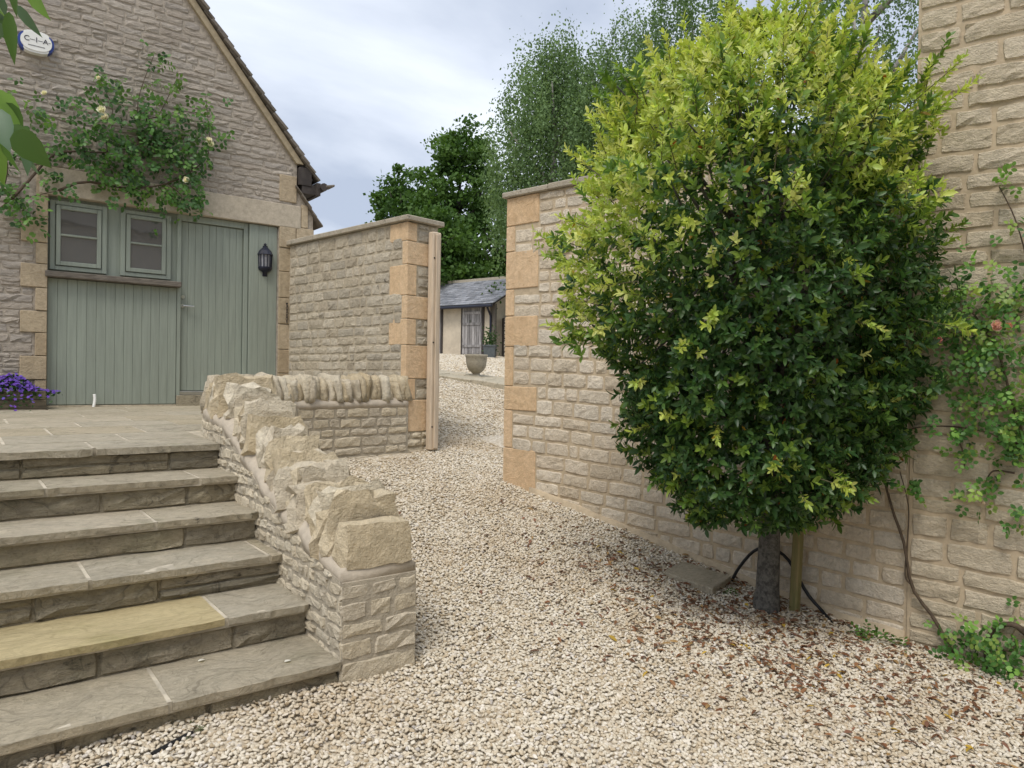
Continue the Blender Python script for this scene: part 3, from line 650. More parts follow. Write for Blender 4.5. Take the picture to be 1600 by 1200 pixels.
# upright coping stones
s = 0.0; first = True
while s < PL - 0.03:
    slope = (mtop(s + .1) - mtop(s - .1)) / .2
    th = 0.15 if first else (random.choice((.04, .05, .06, .07, .08, .10)) if s < 2.3 else random.uniform(.045, .085))
    p, d, nn = path_at(s + th / 2)
    hgt = random.uniform(.20, .32) if s < 2.3 else random.uniform(.19, .29)
    wd = random.uniform(.33, .48)
    if first: th, hgt, wd = .15, .215, .375
    lean = (0 if first else random.uniform(-.15, .34) + slope * .3) if s < 2.3 else random.uniform(-.12, .12)
    T = Vector((d.x, d.y, 0)); Sd = Vector((nn.x, nn.y, 0)); Up = Vector((0, 0, 1))
    T2 = T * math.cos(lean) - Up * math.sin(lean); U2 = Up * math.cos(lean) + T * math.sin(lean)
    ya = 0 if first else random.uniform(-.18, .18)
    T3 = T2 * math.cos(ya) + Sd * math.sin(ya); S3 = Sd * math.cos(ya) - T2 * math.sin(ya)
    zc = mtop(s + th / 2) + hgt / 2 - .035
    me = rough_block((p.x, p.y, zc), (T3, S3, U2), (th * 1.0, wd, hgt), random.random() * 80, 0.020 if first else .055 if s < 2.3 else .03, (1 if not first else 3, 6, 4), 0.12 if first else random.uniform(.15, .55))
    o = link('coping_stone', me, M['cock'], low)
    if s > 2.3: me.polygons.foreach_set('use_smooth', [True] * len(me.polygons))
    s += th * 1.02 + (.004 if s > 2.3 else .010); first = False

# ================================================================== HOUSE
FV = 9.0
hmap = lambda s, t, d: (s, FV - d, t)
house = empty('stone_outbuilding', (0.5, 9.0, 1.0), 'gabled rubble stone outbuilding with sage green timber front', 'building')
RK = -1.25            # gable rake slope
def rake_u(z): return 3.44 + (z - 4.22) / RK
APEX = (0.0, 4.22 + (0 - 3.44) * RK)
# backing masonry round the opening
prism('wall', [(-3.4, .6), (.78, .6), (.78, 3.33), (.70, 3.62), (3.5, 3.62), (3.5, 3.33), (3.22, 3.33), (3.22, .6), (3.67, .6), (3.67, 3.53), (3.45, 3.88), (3.45, 4.20), APEX, (-3.44, 4.22)], hmap, 0, -.42, M['facade_mortar'], house)
b = MB(); b.box((-3.35, 9.425, .6), (3.60, 17, 3.5)); b.box((.5, 9.40, 1.0), (3.3, 9.45, 3.5)); b.build('side_wall', M['facade_mortar'], house)
def fkeep(s0, s1, t0, t1): return s1 - s0 > .03
def fmax(t0, t1):
    if t1 <= 3.64: return .62
    if t1 < 3.95: return 3.40
    return min(3.40, rake_u(t1) - .10)
cells = coursed(-0.5, 3.4, 1.05, 3.62, (.055, .105), (.12, .38), smax=lambda a, c: .545 if (int((a + 7) * 4.2) % 2) else .66, split=.2)
cells += coursed(-0.5, 3.4, 3.62, 6.25, (.055, .10), (.12, .40), smax=fmax, split=.2)
lay_stones(house, cells, lambda s, t, d: (s, FV - d, t + .012 * nz3(s * 3, t * 2, 4)), M['facade'], 'stone', 0.009, cap=300, score=lambda c: (1 if c[1] > .33 else -1) + (c[1] - c[0]) * (c[3] - c[2]) * 20, joint=.003, cell=.06, wob=.010, rough=0.8)
# jamb quoins
zs = [3.62, 3.30, 3.06, 2.82, 2.60, 2.35, 2.11, 1.88, 1.64, 1.39, 1.06]
for k, (z1, z0) in enumerate(zip(zs, zs[1:])):
    wide = k % 2 == 1 if k < 1 else k % 2 == 0
    b = MB(); b.cbox((.545 if wide else .675, FV - .022 - .003 * (k % 3), z0 + .004), (.778, FV + .25, z1 - .004), .006); b.build('quoin', M['houseq'], house)
zs = [4.0, 3.66, 3.36, 3.08, 2.78, 2.45, 2.12, 1.80, 1.5, 1.06]
for k, (z1, z0) in enumerate(zip(zs, zs[1:])):
    a = 3.505 if z0 >= 3.3 else 3.225
    if k == 0: a, e = 3.22, 3.448
    elif k == 1: a, e = 3.505, 3.60
    else: e = 3.678
    cut = [a, e] if (k % 2 or e - a < .3) else [a, a + (e - a) * .48, e]
    for q, r_ in zip(cut, cut[1:]):
        b = MB(); b.cbox((q + .004, FV - .020 - .003 * (k % 3), z0 + .004), (r_ - .004, FV + .25, z1 - .004), .006); b.build('quoin', M['houseq'], house)
b = MB(); b.cbox((.70, FV - .028, 3.335), (2.30, FV + .25, 3.625), .006); b.build('lintel', M['lintel'], house)
b = MB(); b.cbox((2.304, FV - .026, 3.34), (3.50, FV + .25, 3.628), .006); b.build('lintel', M['lintel'], house)
# timber infill
TV = FV + .055
def plank_row(parent, u0, u1, z0, z1, v, n, mat='sage', name='plank', th=.025):
    wd = (u1 - u0) / n
    for k in range(n):
        b = MB(); b.cbox((u0 + k * wd + .0008, v, z0), (u0 + (k + 1) * wd - .0008, v + th, z1), .0032); b.build(name, M[mat], parent)
panel = MB(); panel.box((.782, TV + .02, 1.10), (2.05, TV + .06, 2.47)); panel = panel.build('lower_panel', M['sage_dark'], house)
plank_row(panel, .785, 2.052, 1.125, 2.468, TV - .01, 14)
b = MB(); b.cbox((.755, FV - .055, 2.472), (2.085, TV + .06, 2.535), .008); b.build('wooden_sill', M['oldwood'], house)
b = MB(); b.box((.782, FV - .01, 1.085), (2.05, TV + .05, 1.118)); b.build('footing', M['slab'], house)
frame = MB(); frame.cbox((.782, TV + .03, 2.53), (2.10, TV + .075, 3.335), .003); frame = frame.build('frame_board', M['sage'], house)
for (a, c) in ((.800, 1.335), (1.468, 1.988)):
    win = MB()
    for (x0, z0, x1, z1) in ((a, 2.56, a + .05, 3.30), (c - .05, 2.56, c, 3.30), (a + .05, 3.255, c - .05, 3.30), (a + .05, 2.56, c - .05, 2.605)):
        win.cbox((x0, TV - .005, z0), (x1, TV + .035, z1), .004)
    win = win.build('window', M['sage'], house)
    cs = MB(); i0, i1 = a + .056, c - .056
    for (x0, z0, x1, z1) in ((i0, 2.611, i0 + .042, 3.249), (i1 - .042, 2.611, i1, 3.249), (i0 + .042, 3.207, i1 - .042, 3.249), (i0 + .042, 2.611, i1 - .042, 2.655), (i0 + .042, 2.925, i1 - .042, 2.947)):
        cs.cbox((x0, TV - .018, z0), (x1, TV + .02, z1), .004)
    cs.build('casement', M['sage'], win)
    for (z0, z1) in ((2.655, 2.925), (2.947, 3.207)):
        b = MB(); b.box((i0 + .038, TV + .004, z0 - .003), (i1 - .038, TV + .010, z1 + .003)); b.build('pane', M['glass'], win)
# door
fr = MB()
for (x0, z0, x1, z1) in ((2.056, 1.12, 2.10, 3.335), (2.815, 1.12, 2.868, 3.335), (2.10, 3.262, 2.815, 3.335)):
    fr.cbox((x0, TV - .004, z0), (x1, TV + .09, z1), .004)
fr.build('door_frame', M['sage'], house)
door = MB(); door.box((2.104, TV + .05, 1.275), (2.811, TV + .085, 3.258)); door = door.build('door', M['sage_dark'], house)
plank_row(door, 2.104, 2.811, 1.28, 3.256, TV + .028, 9)
b = MB(); b.tube([(2.125, TV + .03, 2.27), (2.125, TV - .025, 2.27), (2.24, TV - .03, 2.268)], .009, 8); b.tube([(2.125, TV + .03, 2.27), (2.125, TV + .018, 2.27)], .024, 12); b.build('handle', M['steel'], door)
b = MB(); b.tube([(2.128, TV + .03, 2.375), (2.128, TV + .015, 2.375)], .021, 12); b.build('lock', M['steel'], door)
b = MB(); b.cbox((2.10, TV + .01, 1.225), (2.815, TV + .08, 1.272), .004); b.build('threshold', M['steel'], house)
b = MB(); b.cbox((2.058, FV + .01, 1.07), (2.868, TV + .1, 1.222), .006); b.build('door_step', M['riser'], house)
side = MB(); side.box((2.872, TV + .0, 1.10), (3.218, TV + .05, 3.333)); side = side.build('side_panel', M['sage_dark'], house)
plank_row(side, 2.872, 3.218, 1.11, 3.332, TV - .03, 3)
# eaves and roof
def rmap(a, q, d):   # a along v, q down the slope from the apex, d above slope
    L_ = math.hypot(1, RK); c_, s_ = 1 / L_, 1.25 / L_
    return (q * c_ + d * s_, FV - .085 + a, APEX[1] + .02 - q * s_ + d * c_)
QE = math.hypot(3.76, 3.76 * 1.25)
b = MB(); b.box((0.06, 0, -.02), (8.2, QE - .18, .015), mapf=rmap); rf = b.build('roof', M['darkwood'], house)
b = MB(); b.box((0, 0, -.02), (8, QE - .1, .05), mapf=lambda a, q, d: (-rmap(a, q, d)[0], rmap(a, q, d)[1], rmap(a, q, d)[2])); b.build('roof_slope', M['tile'], house)
q = .1; k = 0; stripe = MB()
while q < QE - .02:
    st = .118
    b = MB(); tl = .24; v0 = random.uniform(-.03, .02); wv = random.uniform(.22, .34)
    def tm(a, qq, d, q=q): return rmap(a, qq, d + .02 + (qq - (q - tl)) * .13)
    b.cbox((v0, q - tl, 0), (v0 + wv, q + random.uniform(-.012, .012), random.uniform(.026, .042)), .005, mapf=tm); b.build('roof_tile', M['tile'], rf)
    stripe.box((v0 + wv + .004, q - tl, 0), (8.1, q, .022), random.random(), mapf=tm)
    q += st
setp(stripe.build('tile_courses', M['tile'], rf), kind='stuff')
prism('verge_fillet', [(rake_u(z) + dx, z) for z, dx in ((4.16, -.06), (4.16, .03))] + [(rake_u(8.3) + .03, 8.3), (rake_u(8.3) - .06, 8.3)], hmap, .05, -.1, M['verge'], house)
b = MB(); b.box((3.46, FV - .06, 3.90), (3.62, FV + .3, 4.12)); b.box((3.50, FV - .05, 3.80), (3.70, FV + 6, 3.92)); b.box((3.68, FV - .09, 3.79), (3.73, FV + 6, 3.95)); b.build('eaves_box', M['darkwood'], house)
b = MB(); b.tube([(3.76, FV - .14, 3.90), (3.76, FV + 6, 3.90)], .05, 10); b.build('gutter', M['darkwood'], house)
b = MB(); b.cbox((3.78, FV - .15, 3.895), (3.90, FV + .05, 3.925), .008, mapf=lambda x, y, z: (x, y, z + (x - 3.78) * .25)); b.build('roof_tile', M['tile'], house)
for k in range(4):   # small sloping tiles over the corner offset
    u0 = 3.42 + k * .075; z0 = 3.93 - k * .105
    b = MB(); b.cbox((u0, FV - .07 - .01 * (k % 2), z0 - .17), (u0 + .13, FV + .5, z0 - .145), .004, mapf=lambda x, y, z, u0=u0: (x, y, z + .10 - (x - u0) * 1.15)); b.build('roof_tile', M['tile'], house)

# wall lantern
lan = empty('wall_lantern', (3.065, FV, 2.72), 'black half lantern on the green side panel by the door', 'lantern')
lc = (3.065, TV - .03, 2.72)
def half(prof, mat, name, n=6):
    v = []; f = []; m = n + 1
    for (r_, z) in prof:
        for k in range(m):
            t = math.pi * (1 + k / n); v.append((lc[0] + r_ * math.cos(t), lc[1] + r_ * 1.0 * math.sin(t) - .004, lc[2] + z))
    for i in range(len(prof) - 1):
        for k in range(n): f.append((i * m + k, i * m + k + 1, (i + 1) * m + k + 1, (i + 1) * m + k))
        f.append((i * m, (i + 1) * m, (i + 1) * m + n, i * m + n))
    f.append(tuple(range(m))); f.append(tuple((len(prof) - 1) * m + k for k in range(m)))
    b = MB(); b.add(v, f); return b.build(name, M[mat], lan)
half([(.008, 0), (.03, .03), (.075, .055), (.086, .08), (.086, .095)], 'black', 'base')
half([(.066, .097), (.074, .245)], 'lampglass', 'glass')
half([(.097, .247), (.09, .262), (.07, .30), (.035, .335), (.012, .35), (.012, .365), (.02, .375), (.008, .392)], 'black', 'cap')
b = MB()
for k in range(7):
    t = math.pi * (1 + k / 6); b.tube([(lc[0] + .076 * math.cos(t), lc[1] + .076 * math.sin(t) - .004, lc[2] + .09), (lc[0] + .082 * math.cos(t), lc[1] + .082 * math.sin(t) - .004, lc[2] + .25)], .0065, 6)
b.build('bars', M['black'], lan)
b = MB(); b.cbox((lc[0] - .03, lc[1] - .006, lc[2] - .02), (lc[0] + .03, lc[1] + .012, lc[2] + .36), .003); b.build('backplate', M['black'], lan)

# alarm box with lettering
al = empty('alarm_box', (.655, FV, 4.73), 'oval white and blue alarm box high on the gable', 'alarm box')
def oval(w_, h_, n=32): return [(.655 + w_ * math.copysign(abs(math.cos(t)) ** .75, math.cos(t)), 4.858 + h_ * math.copysign(abs(math.sin(t)) ** .9, math.sin(t))) for t in [2 * math.pi * k / n for k in range(n)]]
prism('case', [(max(.545, min(.765, x)), y) for x, y in oval(.155, .112)], hmap, .09, -.02, M['white'], al)
for sg in (-1, 1):
    pts = [(x, y) for x, y in oval(.158, .108) if (x - .655) * sg > .085]
    pts.sort(key=lambda p: p[1]); x0 = .655 + sg * .085
    prism('end_cap', [(x0, pts[0][1] - .005)] + pts + [(x0, pts[-1][1] + .005)], hmap, .082, -.02, M['blue'], al)
prism('face_plate', oval(.136, .092), hmap, .098, .085, M['white'], al)
def text(body, x, z, size, depth_v, parent, name='lettering'):
    cu = bpy.data.curves.new(name, 'FONT'); cu.body = body; cu.size = size; cu.align_x = 'CENTER'; cu.align_y = 'CENTER'; cu.extrude = .0008; cu.materials.append(M['ink'])
    o = bpy.data.objects.new(name, cu); COL.objects.link(o); o.location = (x, depth_v, z); o.rotation_euler = (math.pi / 2, 0, 0)
    bpy.context.view_layer.update(); dg = bpy.context.evaluated_depsgraph_get(); me = bpy.data.meshes.new_from_object(o.evaluated_get(dg)); me.transform(o.matrix_world); bpy.data.objects.remove(o)
    return link(name, me, M['ink'], parent)
for ch, x in (('C', .573), ('I', .657), ('A', .735)): text(ch, x, 4.872, .072, FV - .1005, al)
b = MB()
for x0, x1 in ((.600, .645), (.669, .712), (.758, .780)): b.box((x0, FV - .1005, 4.869), (x1, FV - .098, 4.8725))
for k in range(14): b.box((.585 + k * .0105, FV - .1005, 4.808), (.592 + k * .0105, FV - .098, 4.815))
b.build('printed_lines', M['ink'], al)

# chain on the corner
ch = empty('hanging_chain', (3.325, FV - .04, 2.13), 'short rusty chain hanging at the corner of the outbuilding', 'chain')
b = MB(); b.tube([(3.325, FV + .0, 2.38), (3.325, FV - .06, 2.38)], .009, 6); b.build('hook', M['iron'], ch)
for k in range(7):
    z = 2.355 - k * .034; c_ = []
    for j in range(11):
        t = 2 * math.pi * j / 10; a = .011 * math.cos(t); h = .021 * math.sin(t)
        c_.append((3.325 + (a if k % 2 else 0), FV - .05 + (0 if k % 2 else a), z + h))
    b = MB(); b.tube(c_, .0042, 5, False); b.build('link', M['iron'], ch, True)
# flexible conduit
cp = MB(); pts = [(1.205 + .015 * math.sin(k * .15), FV - .03 - .002 * (15 - k), 1.095 + k * .0095) for k in range(16)]
cp.tube(pts, [.017 if k % 2 else .013 for k in range(16)], 10)
setp(cp.build('conduit_stub', M['white'], None, True), 'short white corrugated conduit stub at the foot of the green panel', 'pipe')

# flower trough and campanula
tr = empty('flower_trough', (.45, 8.78, 1.1), 'weathered wooden trough holding purple flowers by the wall', 'trough')
for z in (1.105, 1.195):
    b = MB(); b.cbox((.02, 8.62, z), (.745, 8.645, z + .086), .004); b.build('board', M['trough'], tr)
    b = MB(); b.cbox((.02, 8.915, z), (.745, 8.94, z + .086), .004); b.build('board', M['trough'], tr)
    for u in (.02, .72):
        b = MB(); b.cbox((u, 8.647, z), (u + .025, 8.913, z + .086), .004); b.build('board', M['trough'], tr)
b = MB(); b.cbox((0.0, 8.60, 1.08), (.765, 8.96, 1.104), .004); b.build('board', M['trough'], tr)
b = MB(); b.box((.046, 8.648, 1.11), (.719, 8.912, 1.26)); b.build('soil', M['soil'], tr)
cpn = empty('purple_campanula', (.45, 8.76, 1.26), 'mound of purple campanula flowers in the wooden trough', 'flowers')
n = 900; a = RNG.uniform(0, 1, n); P = np.stack([RNG.normal(.46, .15, n), RNG.normal(8.72, .09, n), np.zeros(n)], 1)
P[:, 2] = 1.25 + .17 * np.exp(-((P[:, 0] - .46) / .19) ** 2) * np.exp(-((P[:, 1] - 8.74) / .14) ** 2) * RNG.uniform(.5, 1.1, n) - np.clip(8.62 - P[:, 1], 0, 1) * 1.0
Vv, Ff = leaf_arrays(P, rand_unit(n) + [0, -.3, .4], rand_unit(n), .04, .025)
link('foliage', fast_mesh('foliage', Vv, Ff, True, np.repeat(jit_col((.04, .09, .025), n), LV, 0)), M['roseleaf'], cpn)
nf = 420; P = P[:nf] + [0, -.015, .025]; P5 = np.repeat(P, 5, 0); ax = unit(rand_unit(nf) * .5 + [0, -.7, .8]); t1 = unit(np.cross(ax, [1, .2, .1])); t2 = np.cross(ax, t1)
ang = np.tile(np.arange(5) * 2 * np.pi / 5, nf); A5 = np.repeat(ax, 5, 0); D5 = np.repeat(t1, 5, 0) * np.cos(ang)[:, None] + np.repeat(t2, 5, 0) * np.sin(ang)[:, None] + A5 * .35
Vv, Ff = leaf_arrays(P5, D5, A5, .017, .013); fo = link('blossom', fast_mesh('blossom', Vv, Ff, True, np.repeat(np.repeat(jit_col((.17, .085, .47), nf, .3), 5, 0), LV, 0)), M['petal'], cpn); setp(fo, kind='stuff')

# ================================================================== LEFT BOUNDARY WALL + POST
A2 = Vector((3.361, 9.0)); T2_ = Vector((.16480909, -.98632549)); N2 = Vector((T2_.y, -T2_.x)).normalized()   # towards the landing
LW = 2.372
def lmap(s, t, d): p = A2 + T2_ * s + N2 * d; return (p.x, p.y, t)
gw = empty('gate_wall', (3.75, 6.66, .68), 'tall stone boundary wall with orange quoins joining the outbuilding', 'wall')
prism('mortar_core', [(-.02 if False else 0.012, .5), (LW - .012, .5), (LW - .012, 3.105), (.012, 3.105)], lmap, 0, -.42, M['gate_mortar'], gw)
lq = [3.105, 2.905, 2.66, 2.335, 2.09, 1.815, 1.46, 1.24, .90]
def qedge(t0, t1):
    tm_ = (t0 + t1) / 2
    for k, (z1, z0) in enumerate(zip(lq, lq[1:])):
        if z0 <= tm_ <= z1: return LW - (.295 if k % 2 == 0 else .085)
    return LW - .02
cells = coursed(.03, LW, 1.10, 3.10, (.085, .135), (.11, .34), smax=lambda a, c: qedge(a, c))
lay_stones(gw, cells, lambda s, t, d: lmap(s, t + .008 * nz3(s * 2.5, t * 2, 3), d), M['gatewall'], 'stone', 0.010, joint=.0045, cell=.06, wob=.008, rough=.75)
def rvmap(s, t, d):  # reveal face: s from the corner across the wall thickness, d outwards towards the gate
    p = A2 + T2_ * (LW - .012 + d) - N2 * s; return (p.x, p.y, t)
for k, (z1, z0) in enumerate(zip(lq, lq[1:])):
    wide = k % 2 == 0
    a_, d_ = (.30, .125) if wide else (.088, .30)
    b = MB(); b.cbox((LW - a_, z0 + .004, -d_), (LW, z1 - .004, .006), .006, mapf=lambda s, t, d: lmap(s, t, d)); b.build('quoin', M['quoin'], gw)
    if wide:
        cs_ = coursed(.135, .42, z0, z1, (.08, .14), (.14, .30)); lay_stones(gw, cs_, rvmap, M['gatewall'], 'stone', .012, joint=.007)
    else:
        lay_stones(gw, [(.305, .42, z0, z1)], rvmap, M['gatewall'], 'stone', .012, joint=.007)
lay_stones(gw, coursed(-.02, .43, .52, .90, (.08, .12), (.14, .3)), rvmap, M['lowwall'], 'stone', .02, joint=.006)
s = -0.03
for l in (.62, .55, .68, .60):
    e = min(s + l, LW + .05); b = MB()
    b.cbox((s + .003, 3.108, -.47), (e - .003, 3.165 + random.uniform(-.004, .004), .05), .008, mapf=lambda s, t, d: (*lmap(s, t, d)[:2], t + .012 * (1 - abs(d + .21) * 3) + .004 * nz3(s * 6, d * 6, 1)))
    b.build('coping_slab', M['coping_slab'], gw); s = e
gp = MB(); gp.cbox((.262, .70, .022), (.385, 3.03, .105), .012, mapf=lambda s, t, d: rvmap(s, t, d)); gpo = gp.build('gate_post', M['post'])
setp(gpo, 'pale new softwood gate post fixed to the left gate wall', 'post')
b = MB(); b.cbox((.30, .72, .107), (.35, 3.0, .125), .004, mapf=rvmap); b.build('closing_strip', M['post'], gpo)
b = MB()
for z in (.95, 1.85, 2.75): b.tube([rvmap(.285, z, .104), rvmap(.285, z, .109)], .010, 8)
b.build('bolts', M['iron'], gpo)

# ================================================================== RIGHT GARDEN WALL
ra = math.radians(-8.532149); RP = Vector((4.11, 5.42)); RT = Vector((-math.sin(ra), -math.cos(ra))); RN = Vector((-math.cos(ra), math.sin(ra)))
def rgmap(s, t, d): p = RP + RT * s + RN * d; return (p.x, p.y, t)
SL = .036
def rgm2(s, t, d): return rgmap(s, t - SL * s + .010 * nz3(s * 2, t * 2, 7), d)
gdn = empty('garden_wall', (4.36, 3.7, .2), 'long cream stone garden wall with quoined end behind the evergreen tree', 'wall')
ctop = lambda s: 3.165 - .021 * s
prism('mortar_core', [(.012, .2), (3.46, -.4), (3.46, ctop(3.46) - .002), (.012, ctop(0) - .002)], rgmap, 0, -.42, M['garden_mortar'], gdn)
rq = [3.165, 2.897, 2.66, 2.31, 2.06, 1.775, 1.41, 1.185, .835, .42]
def rqs(t0, t1):
    tm_ = (t0 + t1) / 2
    for k, (z1, z0) in enumerate(zip(rq, rq[1:])):
        if z0 <= tm_ <= z1: return .40 if k % 2 == 0 else .105
    return .02
def gzs(s): p = RP + RT * s; return float(gz(p.x, p.y))
cells = coursed(0, 3.455, -.2, 3.17, (.095, .14), (.13, .34), smin=rqs, keep=lambda a, c, d, e: e - SL * (a + c) / 2 > gzs((a + c) / 2) - .03)
cells = [(a, c, d, min(e, ctop(a) + SL * a - .004)) for a, c, d, e in cells if d < ctop(a) + SL * a - .05]
def gscore(c):
    s, z = (c[0] + c[1]) / 2, c[2] - SL * c[0]; sc_ = 0
    if s < 1.3 or z < 1.0: sc_ += 2
    return sc_ + (c[1] - c[0])
lay_stones(gdn, cells, rgm2, M['garden'], 'stone', 0.010, cap=300, score=gscore, joint=.0042, cell=.06, wob=.006, rough=.75)
for k, (z1, z0) in enumerate(zip(rq, rq[1:])):
    b = MB(); b.cbox((-.004, z0 + .004, -.41 if k % 2 else -.2), (.398 if k % 2 == 0 else .102, z1 - .004, .010), .006, mapf=lambda s, t, d: rgmap(s, t - .01 * s, d)); b.build('quoin', M['quoin'], gdn)
b = MB(); nn_ = 24; Vp = []
for i in range(nn_ + 1):
    s = .35 + 3.1 * i / nn_; zb = gzs(s)
    for d, z in ((-.05, zb - .15), (.035, zb - .15), (.032 + .008 * nz3(s * 7, 1, 1), zb + .045 + .025 * nz3(s * 4, 2, 1)), (-.05, zb + .06)): Vp.append(rgmap(s, z, d))
b.add(Vp, [(i * 4 + k, i * 4 + (k + 1) % 4, i * 4 + 4 + (k + 1) % 4, i * 4 + 4 + k) for i in range(nn_) for k in range(4)] + [(0, 1, 2, 3), (nn_ * 4 + 3, nn_ * 4 + 2, nn_ * 4 + 1, nn_ * 4)])
b.build('footing', M['garden_mortar'], gdn, True)
s = -.04
while s < 3.4:
    e = min(s + random.uniform(.5, .75), 3.455); b = MB()
    b.cbox((s + .003, 0, -.46), (e - .003, .052 + random.uniform(-.004, .004), .045), .008, mapf=lambda s, t, d: rgmap(s, ctop(s) + t + .006 * nz3(s * 6, d * 6, 3), d)); b.build('coping_slab', M['coping_slab'], gdn); s = e

# tall wall at the right edge
tall = empty('tall_stone_building', (4.7, 1.2, -.15), 'tall coursed stone wall of a building at the right edge', 'building')
prism('mortar_core', [(3.464, -.5), (7.2, -.6), (7.2, 5.6), (3.464, 5.6)], rgmap, .012, -.6, M['garden_mortar'], tall)
cells = coursed(3.47, 5.2, -.2, 4.8, (.09, .15), (.18, .42), keep=lambda a, c, d, e: e - SL * a > gzs((a + c) / 2) - .03)
lay_stones(tall, cells, lambda s, t, d: rgmap(s, t - .044 * (s - 3.46) - .12 + .012 * nz3(s * 2, t * 2, 9), d + .012), M['tall'], 'stone', 0.011, cap=300, score=lambda c: -abs(c[0] - 3.7), joint=.005, cell=.055, wob=.008, rough=.8)

# ================================================================== YARD BEYOND THE GATE
yp = empty('yard_path', (7.6, 11, 1.4), 'strip of old paving crossing the gravel yard', None, None, 'structure')
pd = Vector((.56, -1.22)).normalized(); pn = Vector((-pd.y, pd.x)) * 1   # across, away from camera
c0 = Vector((7.40, 10.8))
for i in range(-6, 7):
    for j in range(2):
        a, e = i * .8 + (.3 if j else 0), i * .8 + .8 + (.3 if j else 0)
        def pm(s, t, d):
            p = c0 + pd * s + pn * t; return (p.x, p.y, float(gz(p.x, p.y)) * .85 + .15 * 1.42 + .075 + d)
        b = MB(); b.cbox((a + .01, j * .62 + .01, -.2), (e - .01, j * .62 + .61, random.uniform(-.012, .012)), .012, mapf=pm); b.build('flagstone', M['slab'], yp)
up = Vector((7.959, 11.417)); uz = 1.50
ur = empty('stone_urn', (up.x, up.y, uz - .06), 'round stone urn on a short foot standing on the yard path', 'urn')
b = MB(); b.cbox((up.x - .14, up.y - .14, uz - .10), (up.x + .14, up.y + .14, uz - .01), .01); b.build('plinth', M['urn'], ur)
b = MB(); b.lathe((up.x, up.y, uz - .01), [(.12, 0), (.12, .02), (.08, .04), (.07, .07), (.09, .085), (.15, .14), (.185, .21), (.20, .30), (.205, .38), (.218, .40), (.218, .435), (.19, .437), (.18, .40), (.0, .39)], 28); b.build('bowl', M['urn'], ur, True)
# barn
BR = Vector((17.10, 23.42)); bd = Vector((-.215, .977)).normalized(); bdep = Vector((bd.y, -bd.x))
bz = 2.36
def bmap(s, t, d): p = BR + bd * s + bdep * d; return (p.x, p.y, bz + t + .012 * s)
barn = empty('yard_barn', (17.1, 23.4, bz), 'low cream barn with grey slate roof and weathered plank doors', 'barn')
b = MB(); b.box((0, -.1, 0), (12, 2.18, 4.4), mapf=bmap); b.build('wall', M['render'], barn)
prism('gable', [(0, 2.18), (4.4, 2.18), (2.2, 3.4)], lambda s, t, d: bmap(d, t, s), .0, 12, M['render'], barn)
rp_ = math.hypot(2.5, 1.36)
rf = MB(); rf.box((-.25, -.06, 0), (12.2, .0, rp_), mapf=lambda s, t, d: bmap(s, 2.05 + d / rp_ * 1.36 + t, -.32 + d / rp_ * 2.52)); rf.box((-.25, -.06, 0), (12.2, .0, rp_), mapf=lambda s, t, d: bmap(s, 2.05 + d / rp_ * 1.36 + t, 4.72 - d / rp_ * 2.52)); rf = rf.build('roof', M['darkwood'], barn)
for k in range(13):
    d0 = k * rp_ / 13; s = -.28; row = MB()
    while s < 12:
        e = s + random.uniform(.28, .5)
        row.box((s, .004, d0 - .02), (e - .012, .022 + random.uniform(0, .012), d0 + rp_ / 13 + .07), random.random(), mapf=lambda s, t, d, d0=d0: bmap(s, 2.05 + d / rp_ * 1.36 + t + .03 - (d - d0) * .12, -.32 + d / rp_ * 2.52)); s = e
    setp(row.build('slate_course', M['slate'], rf), kind='stuff')
b = MB(); b.box((-.3, 3.40, 2.1), (12.3, 3.52, 2.32), mapf=bmap); b.build('ridge', M['coping_slab'], barn)
b = MB(); b.tube([bmap(-.25, 1.98, -.38), bmap(12, 1.98, -.38)], .06, 8); b.tube([bmap(.05, 1.95, -.3), bmap(.05, 1.6, -.08), bmap(.05, .3, -.08)], .045, 8); b.build('gutter', M['black'], barn)
b = MB(); b.box((-.12, 0, -.04), (.12, 2.1, .1), mapf=bmap); b.build('corner_post', M['oldwood'], barn)
def barn_door(s0, s1, n):
    dr = MB(); dr.box((s0, .05, -.03), (s1, 2.0, .02), mapf=bmap); dr = dr.build('door', M['darkwood'], barn)
    for k in range(n):
        q = s0 + (s1 - s0) * k / n; b = MB(); b.box((q + .008, .06 + random.uniform(0, .03), -.07), (q + (s1 - s0) / n - .008, 1.97, -.03), mapf=bmap); b.build('plank', M['barnwood'], dr)
    for z in (.35, 1.25, 1.7):
        b = MB(); b.box((s0 + .04, z, -.10), (s1 - .04, z + .10, -.071), mapf=bmap); b.build('ledge', M['barnwood'], dr)
    b = MB(); b.box((s0 - .1, .0, -.05), (s0 - .005, 2.1, .0), mapf=bmap); b.box((s1 + .005, .0, -.05), (s1 + .1, 2.1, 0), mapf=bmap); b.build('frame', M['darkwood'], dr)
barn_door(.55, 1.62, 8); barn_door(2.92, 4.0, 8)
pl = empty('square_planter', (15.8, 21.9, 2.2), 'dark square planter beside the barn door', 'planter')
zq = float(gz(15.9, 22.0)); b = MB(); b.lathe((15.95, 22.0, zq - .05), [(.24, 0), (.27, .02), (.31, .46), (.34, .47), (.34, .53), (.29, .53), (.28, .46), (.0, .45)], 4); b.build('body', M['planter'], pl)
P = np.array([15.95, 22.0, zq + .6]) + RNG.normal(size=(250, 3)) * [.13, .13, .22]; Vv, Ff = leaf_arrays(P, rand_unit(250) + [0, 0, .5], rand_unit(250), .12, .05)
link('foliage', fast_mesh('foliage', Vv, Ff, True, np.repeat(jit_col((.05, .10, .03), 250), LV, 0)), M['leafbg'], pl)
